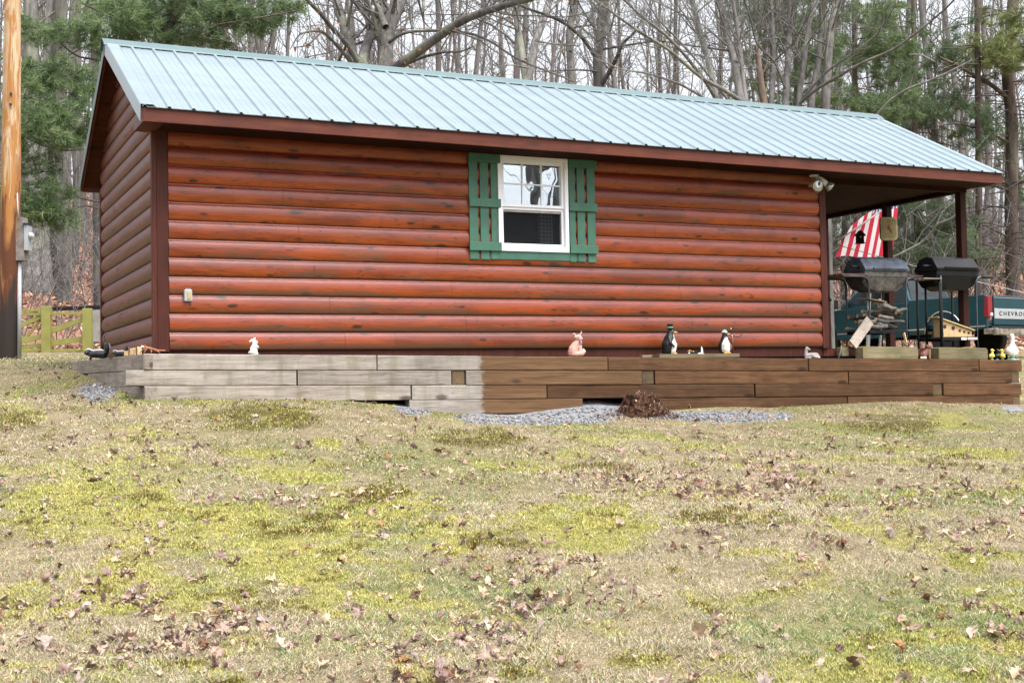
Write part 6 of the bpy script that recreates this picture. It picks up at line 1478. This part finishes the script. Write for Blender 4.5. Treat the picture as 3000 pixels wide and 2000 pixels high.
def pine(name, lab, trunk, boughs, D, clumps, pal=GREEN, ts=.13, nn=16, mat='pinebark', trunks=1, dens=1.0, group=None):
    """clumps: (x, y, rx, ry, n, depth offset) foliage masses hung on sprays; boughs: traced dark branches"""
    base = atD(*trunk[0][0][0], D); base[2] = gz1(base[0], base[1]); root = thing(name, lab, 'pine tree', base, 0, group); Tt = TB(); Br = TB()
    for i, (pts, w0, w1) in enumerate(trunk):
        P = limb_pts(pts, D, D); g_ = gz1(P[0][0], P[0][1]); r0 = w0 / 2 * D / F; rr_ = np.linspace(r0, w1 / 2 * D / F, len(P))
        if P[0][2] - g_ > .1: P = np.concatenate([[[P[0][0], P[0][1], g_ - .2]], P]); rr_ = np.concatenate([[r0 * 1.2], rr_])
        if pts[-1][1] <= 2: P = np.concatenate([P, wander(P[-1], (0, 0, 1), 5, 4, .04)[1:]]); rr_ = np.concatenate([rr_, np.linspace(rr_[-1], .04, 5)[1:]])
        Tt.tube(P - base, rr_, 10)
    for pts, w0, w1, dd in boughs:
        P = limb_pts(pts, D, D + dd); Br.tube(P - base, np.linspace(w0 / 2 * D / F, w1 / 2 * D / F, len(P)), 6); twigs(Br, P - base, w0 / 2 * D / F, 2, 1.6, 3, .004)
    Vs, Fs, Cs, off = [], [], [], 0
    for cx, cy, rx, ry, n_, dd in clumps:
        C0 = atD(cx, cy, D + dd); a, b = rx * D / F, ry * D / F; v = RT[0]; up = -RT[1]; ns = max(3, int(n_ / 14)); 
        # sprays: short twigs lined with tufts, drooping outwards
        for _ in range(ns):
            an = pr_.random() * 2 * PI; ra = pr_.random() ** .6; o_ = v * a * ra * math.cos(an) + up * b * ra * math.sin(an) + RT[2] * pr_.normal(0, .45 * (a + b) / 2 + .15)
            s0 = C0 + o_; dr_ = v * math.cos(an) * .8 + RT[2] * pr_.normal(0, .7) + up * pr_.normal(0.05, .25) + v * pr_.normal(0, .5); dr_ /= np.linalg.norm(dr_); l = pr_.uniform(.25, .6) * min(1.2, .5 + (a + b) / 2)
            P = s0 + dr_ * np.linspace(0, l, 5)[:, None] - up * .05 * np.linspace(0, 1, 5)[:, None] ** 2; Br.tube(P - base, np.linspace(.010, .004, 5), 3)
            m_ = 14; t_ = pr_.random(m_) ** .7; C = s0 + dr_ * (t_ * l)[:, None] + pr_.normal(0, .035 + .07 * (1 - t_)[:, None], (m_, 3)); A = dr_[None] * .9 + pr_.normal(0, .35, (m_, 3)) + np.array([0, 0, .25])
            V, f, c = needle_tufts(C - base, A, ts * (.8 + .5 * pr_.random(m_)), pal, nn); Vs.append(V); Fs.append(f + off); Cs.append(c); off += len(V)
    Tt.obj('trunk', M[mat], root); 
    if Br.V: Br.obj('branches', M[mat], root)['kind'] = 'stuff'
    if Vs: fast_mesh('crown', np.concatenate(Vs), [np.concatenate(Fs)], M['needles'], np.concatenate(Cs), root)
    return root
pine('white_pine', 'green white pine spreading its boughs over the left end of the roof', [([(440, 300), (467, 150), (500, 70), (535, 0)], 26, 18)],
     [([(440, 230), (300, 178), (230, 168), (190, 140), (150, 95), (70, 75)], 7, 3, -1), ([(430, 260), (295, 237), (210, 228), (130, 205)], 6, 3, -1.5), ([(430, 360), (280, 330), (225, 322), (150, 300), (70, 285)], 7, 3, -2), ([(420, 480), (270, 436), (190, 442), (120, 425), (60, 395)], 8, 3, -2),
      ([(420, 640), (300, 592), (250, 585), (190, 560), (115, 550)], 8, 4, -2), ([(300, 612), (240, 600), (170, 640), (100, 650)], 5, 3, -2), ([(500, 60), (600, 80), (720, 60), (880, 30)], 9, 3, -1), ([(510, 40), (420, 60), (300, 40), (240, 10)], 8, 3, -1), ([(480, 110), (560, 105), (660, 120), (700, 130)], 6, 3, -1)], 23,
     [(340, 60, 60, 50, 260, -.5), (420, 40, 70, 50, 340, 0), (520, 50, 80, 55, 380, .5), (620, 60, 80, 50, 360, 0), (700, 45, 55, 45, 240, 0), (360, 100, 50, 40, 200, -.5), (460, 100, 60, 35, 220, 0), (560, 110, 60, 30, 180, 0), (650, 115, 50, 28, 120, 0), (760, 40, 50, 28, 150, 0), (830, 38, 50, 22, 110, 0), (870, 30, 25, 14, 40, 0), (300, 20, 50, 24, 100, 0), (740, 75, 45, 18, 70, 0), (430, 0, 110, 30, 260, 0), (600, 0, 110, 30, 260, 0),
      (230, 105, 50, 22, 110, -1), (150, 100, 55, 28, 130, -1), (90, 95, 30, 25, 70, -1), (260, 115, 30, 20, 60, -1), (110, 75, 20, 15, 30, -1),
      (150, 220, 60, 30, 190, -1.5), (105, 215, 45, 30, 150, -1.5), (170, 255, 55, 25, 150, -1.5), (225, 275, 35, 22, 80, -1.5), (250, 210, 35, 22, 60, -1), (250, 130, 35, 22, 60, -1),
      (100, 330, 50, 40, 230, -2), (165, 345, 50, 38, 230, -2), (220, 350, 40, 28, 140, -2), (80, 290, 30, 25, 80, -2), (190, 385, 60, 25, 170, -2), (110, 405, 55, 28, 180, -2), (215, 415, 40, 15, 60, -2), (75, 440, 20, 30, 50, -2),
      (80, 480, 25, 35, 70, -2), (95, 560, 45, 30, 150, -2), (120, 600, 50, 30, 200, -2), (85, 625, 30, 30, 120, -2), (160, 620, 40, 22, 110, -2), (190, 550, 40, 25, 50, -2), (180, 500, 40, 20, 30, -2)], GREEN, .14, 15)
R5 = np.random.default_rng(11)
def rnd_clumps(n_, x0, x1, y0, y1, rx, cnt_, seed):
    r = np.random.default_rng(seed); return [(r.uniform(x0, x1), r.uniform(y0, y1), r.uniform(.6, 1.3) * rx, r.uniform(.3, .65) * rx, int(cnt_ * r.uniform(.6, 1.3)), r.uniform(-1.8, 1.8)) for _ in range(n_)]
def rnd_boughs(cx, y0, y1, n_, reach, seed):
    r = np.random.default_rng(seed); o_ = []
    for i in range(n_):
        y = r.uniform(y0, y1); s = r.choice([-1, 1]); L_ = reach * r.uniform(.4, 1); o_.append(([(cx, y), (cx + s * L_ * .5, y + r.uniform(-14, 8)), (cx + s * L_, y + r.uniform(0, 26))], 4, 2, r.uniform(-2, 2)))
    return o_
pine('forest_pine', 'mid green pine behind the stems just right of the ridge middle', [([(2235, 330), (2240, 150), (2245, 0)], 14, 10)], rnd_boughs(2240, 20, 320, 14, 90, 1), 36, rnd_clumps(13, 2170, 2300, 0, 310, 46, 120, 1), DARKG, .17, 11)
pine('forest_pine', 'dark green pine filling the gap behind the clump of grey stems', [([(2330, 330), (2335, 150), (2330, 0)], 14, 10)], rnd_boughs(2333, 20, 320, 14, 90, 2), 38, rnd_clumps(17, 2290, 2480, 0, 300, 50, 130, 2), DARKG, .18, 11)
pine('forest_pine', 'tall pine directly above the right end of the ridge', [([(2510, 560), (2506, 300), (2500, 0)], 18, 12)], rnd_boughs(2505, 20, 520, 22, 130, 3), 34, rnd_clumps(24, 2440, 2640, 0, 400, 55, 150, 3), GREEN, .17, 12)
pine('forest_pine', 'tall pine with drooping sprays right of the ridge end', [([(2690, 800), (2680, 400), (2676, 0)], 20, 13)], rnd_boughs(2680, 20, 760, 28, 150, 4), 36, rnd_clumps(20, 2590, 2810, 20, 480, 52, 120, 4) + rnd_clumps(15, 2600, 2800, 590, 790, 50, 170, 14), DARKG, .17, 12)
pine('forest_pine', 'dark pine seen through the porch behind the flag', [([(2470, 830), (2475, 600), (2470, 400)], 16, 13)], rnd_boughs(2470, 600, 800, 10, 130, 5), 37, rnd_clumps(14, 2420, 2640, 590, 780, 52, 170, 5), DARKG, .18, 11)
pine('forest_pine', 'thin pine between the porch end and the big right hand pine', [([(2866, 850), (2868, 500), (2862, 0)], 22, 16)], rnd_boughs(2866, 20, 840, 34, 130, 6), 35, rnd_clumps(11, 2800, 2900, 250, 560, 42, 90, 6) + rnd_clumps(4, 2840, 2900, 600, 800, 36, 50, 16), DARKG, .16, 11)
pine('big_pine', 'big dark pine with many bare branches at the right edge of the roof', [([(2968, 850), (2962, 600), (2966, 350), (2950, 230), (2960, 90), (2966, 0)], 40, 28)],
     rnd_boughs(2960, 20, 840, 60, 150, 7) + [([(2955, 290), (2900, 245), (2858, 222), (2800, 190), (2751, 168)], 14, 7, -2), ([(2960, 560), (2900, 540), (2830, 560), (2760, 600)], 8, 4, -2), ([(2960, 700), (2890, 660), (2820, 655)], 7, 3, -1), ([(2960, 420), (2880, 380), (2800, 360), (2740, 370)], 8, 4, -2)], 36,
     [(2890, 150, 50, 35, 260, -1), (2960, 130, 50, 40, 240, -1.5), (2930, 190, 50, 30, 200, -1), (2990, 60, 40, 40, 200, -1), (2860, 180, 30, 22, 90, -1), (3000, 170, 40, 30, 160, -1), (2870, 40, 40, 25, 60, 1), (2980, 420, 40, 30, 60, 1), (2800, 320, 50, 25, 60, 1), (2760, 420, 50, 25, 80, 1)], YEL, .19, 13)
pine('edge_pine', 'dark trunk cut by the right edge of the view behind the truck', [([(3020, 860), (3018, 500), (3015, 0)], 34, 26)], rnd_boughs(3015, 20, 840, 40, 120, 8), 37, rnd_clumps(9, 2950, 3060, 480, 800, 45, 60, 8) + rnd_clumps(6, 2950, 3060, 200, 500, 45, 70, 18), DARKG, .16, 11)
# the wood on the near side of the lawn, which closes the view in the window panes
BL = 'leafless tree in the wood behind the viewpoint, out of view'; BG = 'trees behind the viewpoint'
near_ = [(8.2, -8.0), (9.0, -9.5), (11.0, -13), (8.0, -15), (13.5, -15.5), (10, -19), (15, -21), (7.5, -11.5)]
for i in range(34):
    d_ = -trr.uniform(12, 34); l_ = trr.uniform(-36, 36); x_, y_ = slot(l_, d_) if i >= len(near_) else near_[i]
    place_copy(protos[i % 7], (x_, y_, gz1(x_, y_) - .05), trr.uniform(0, 6.28), trr.uniform(.75, 1.0), BL, 'tree', BG)['group'] = BG
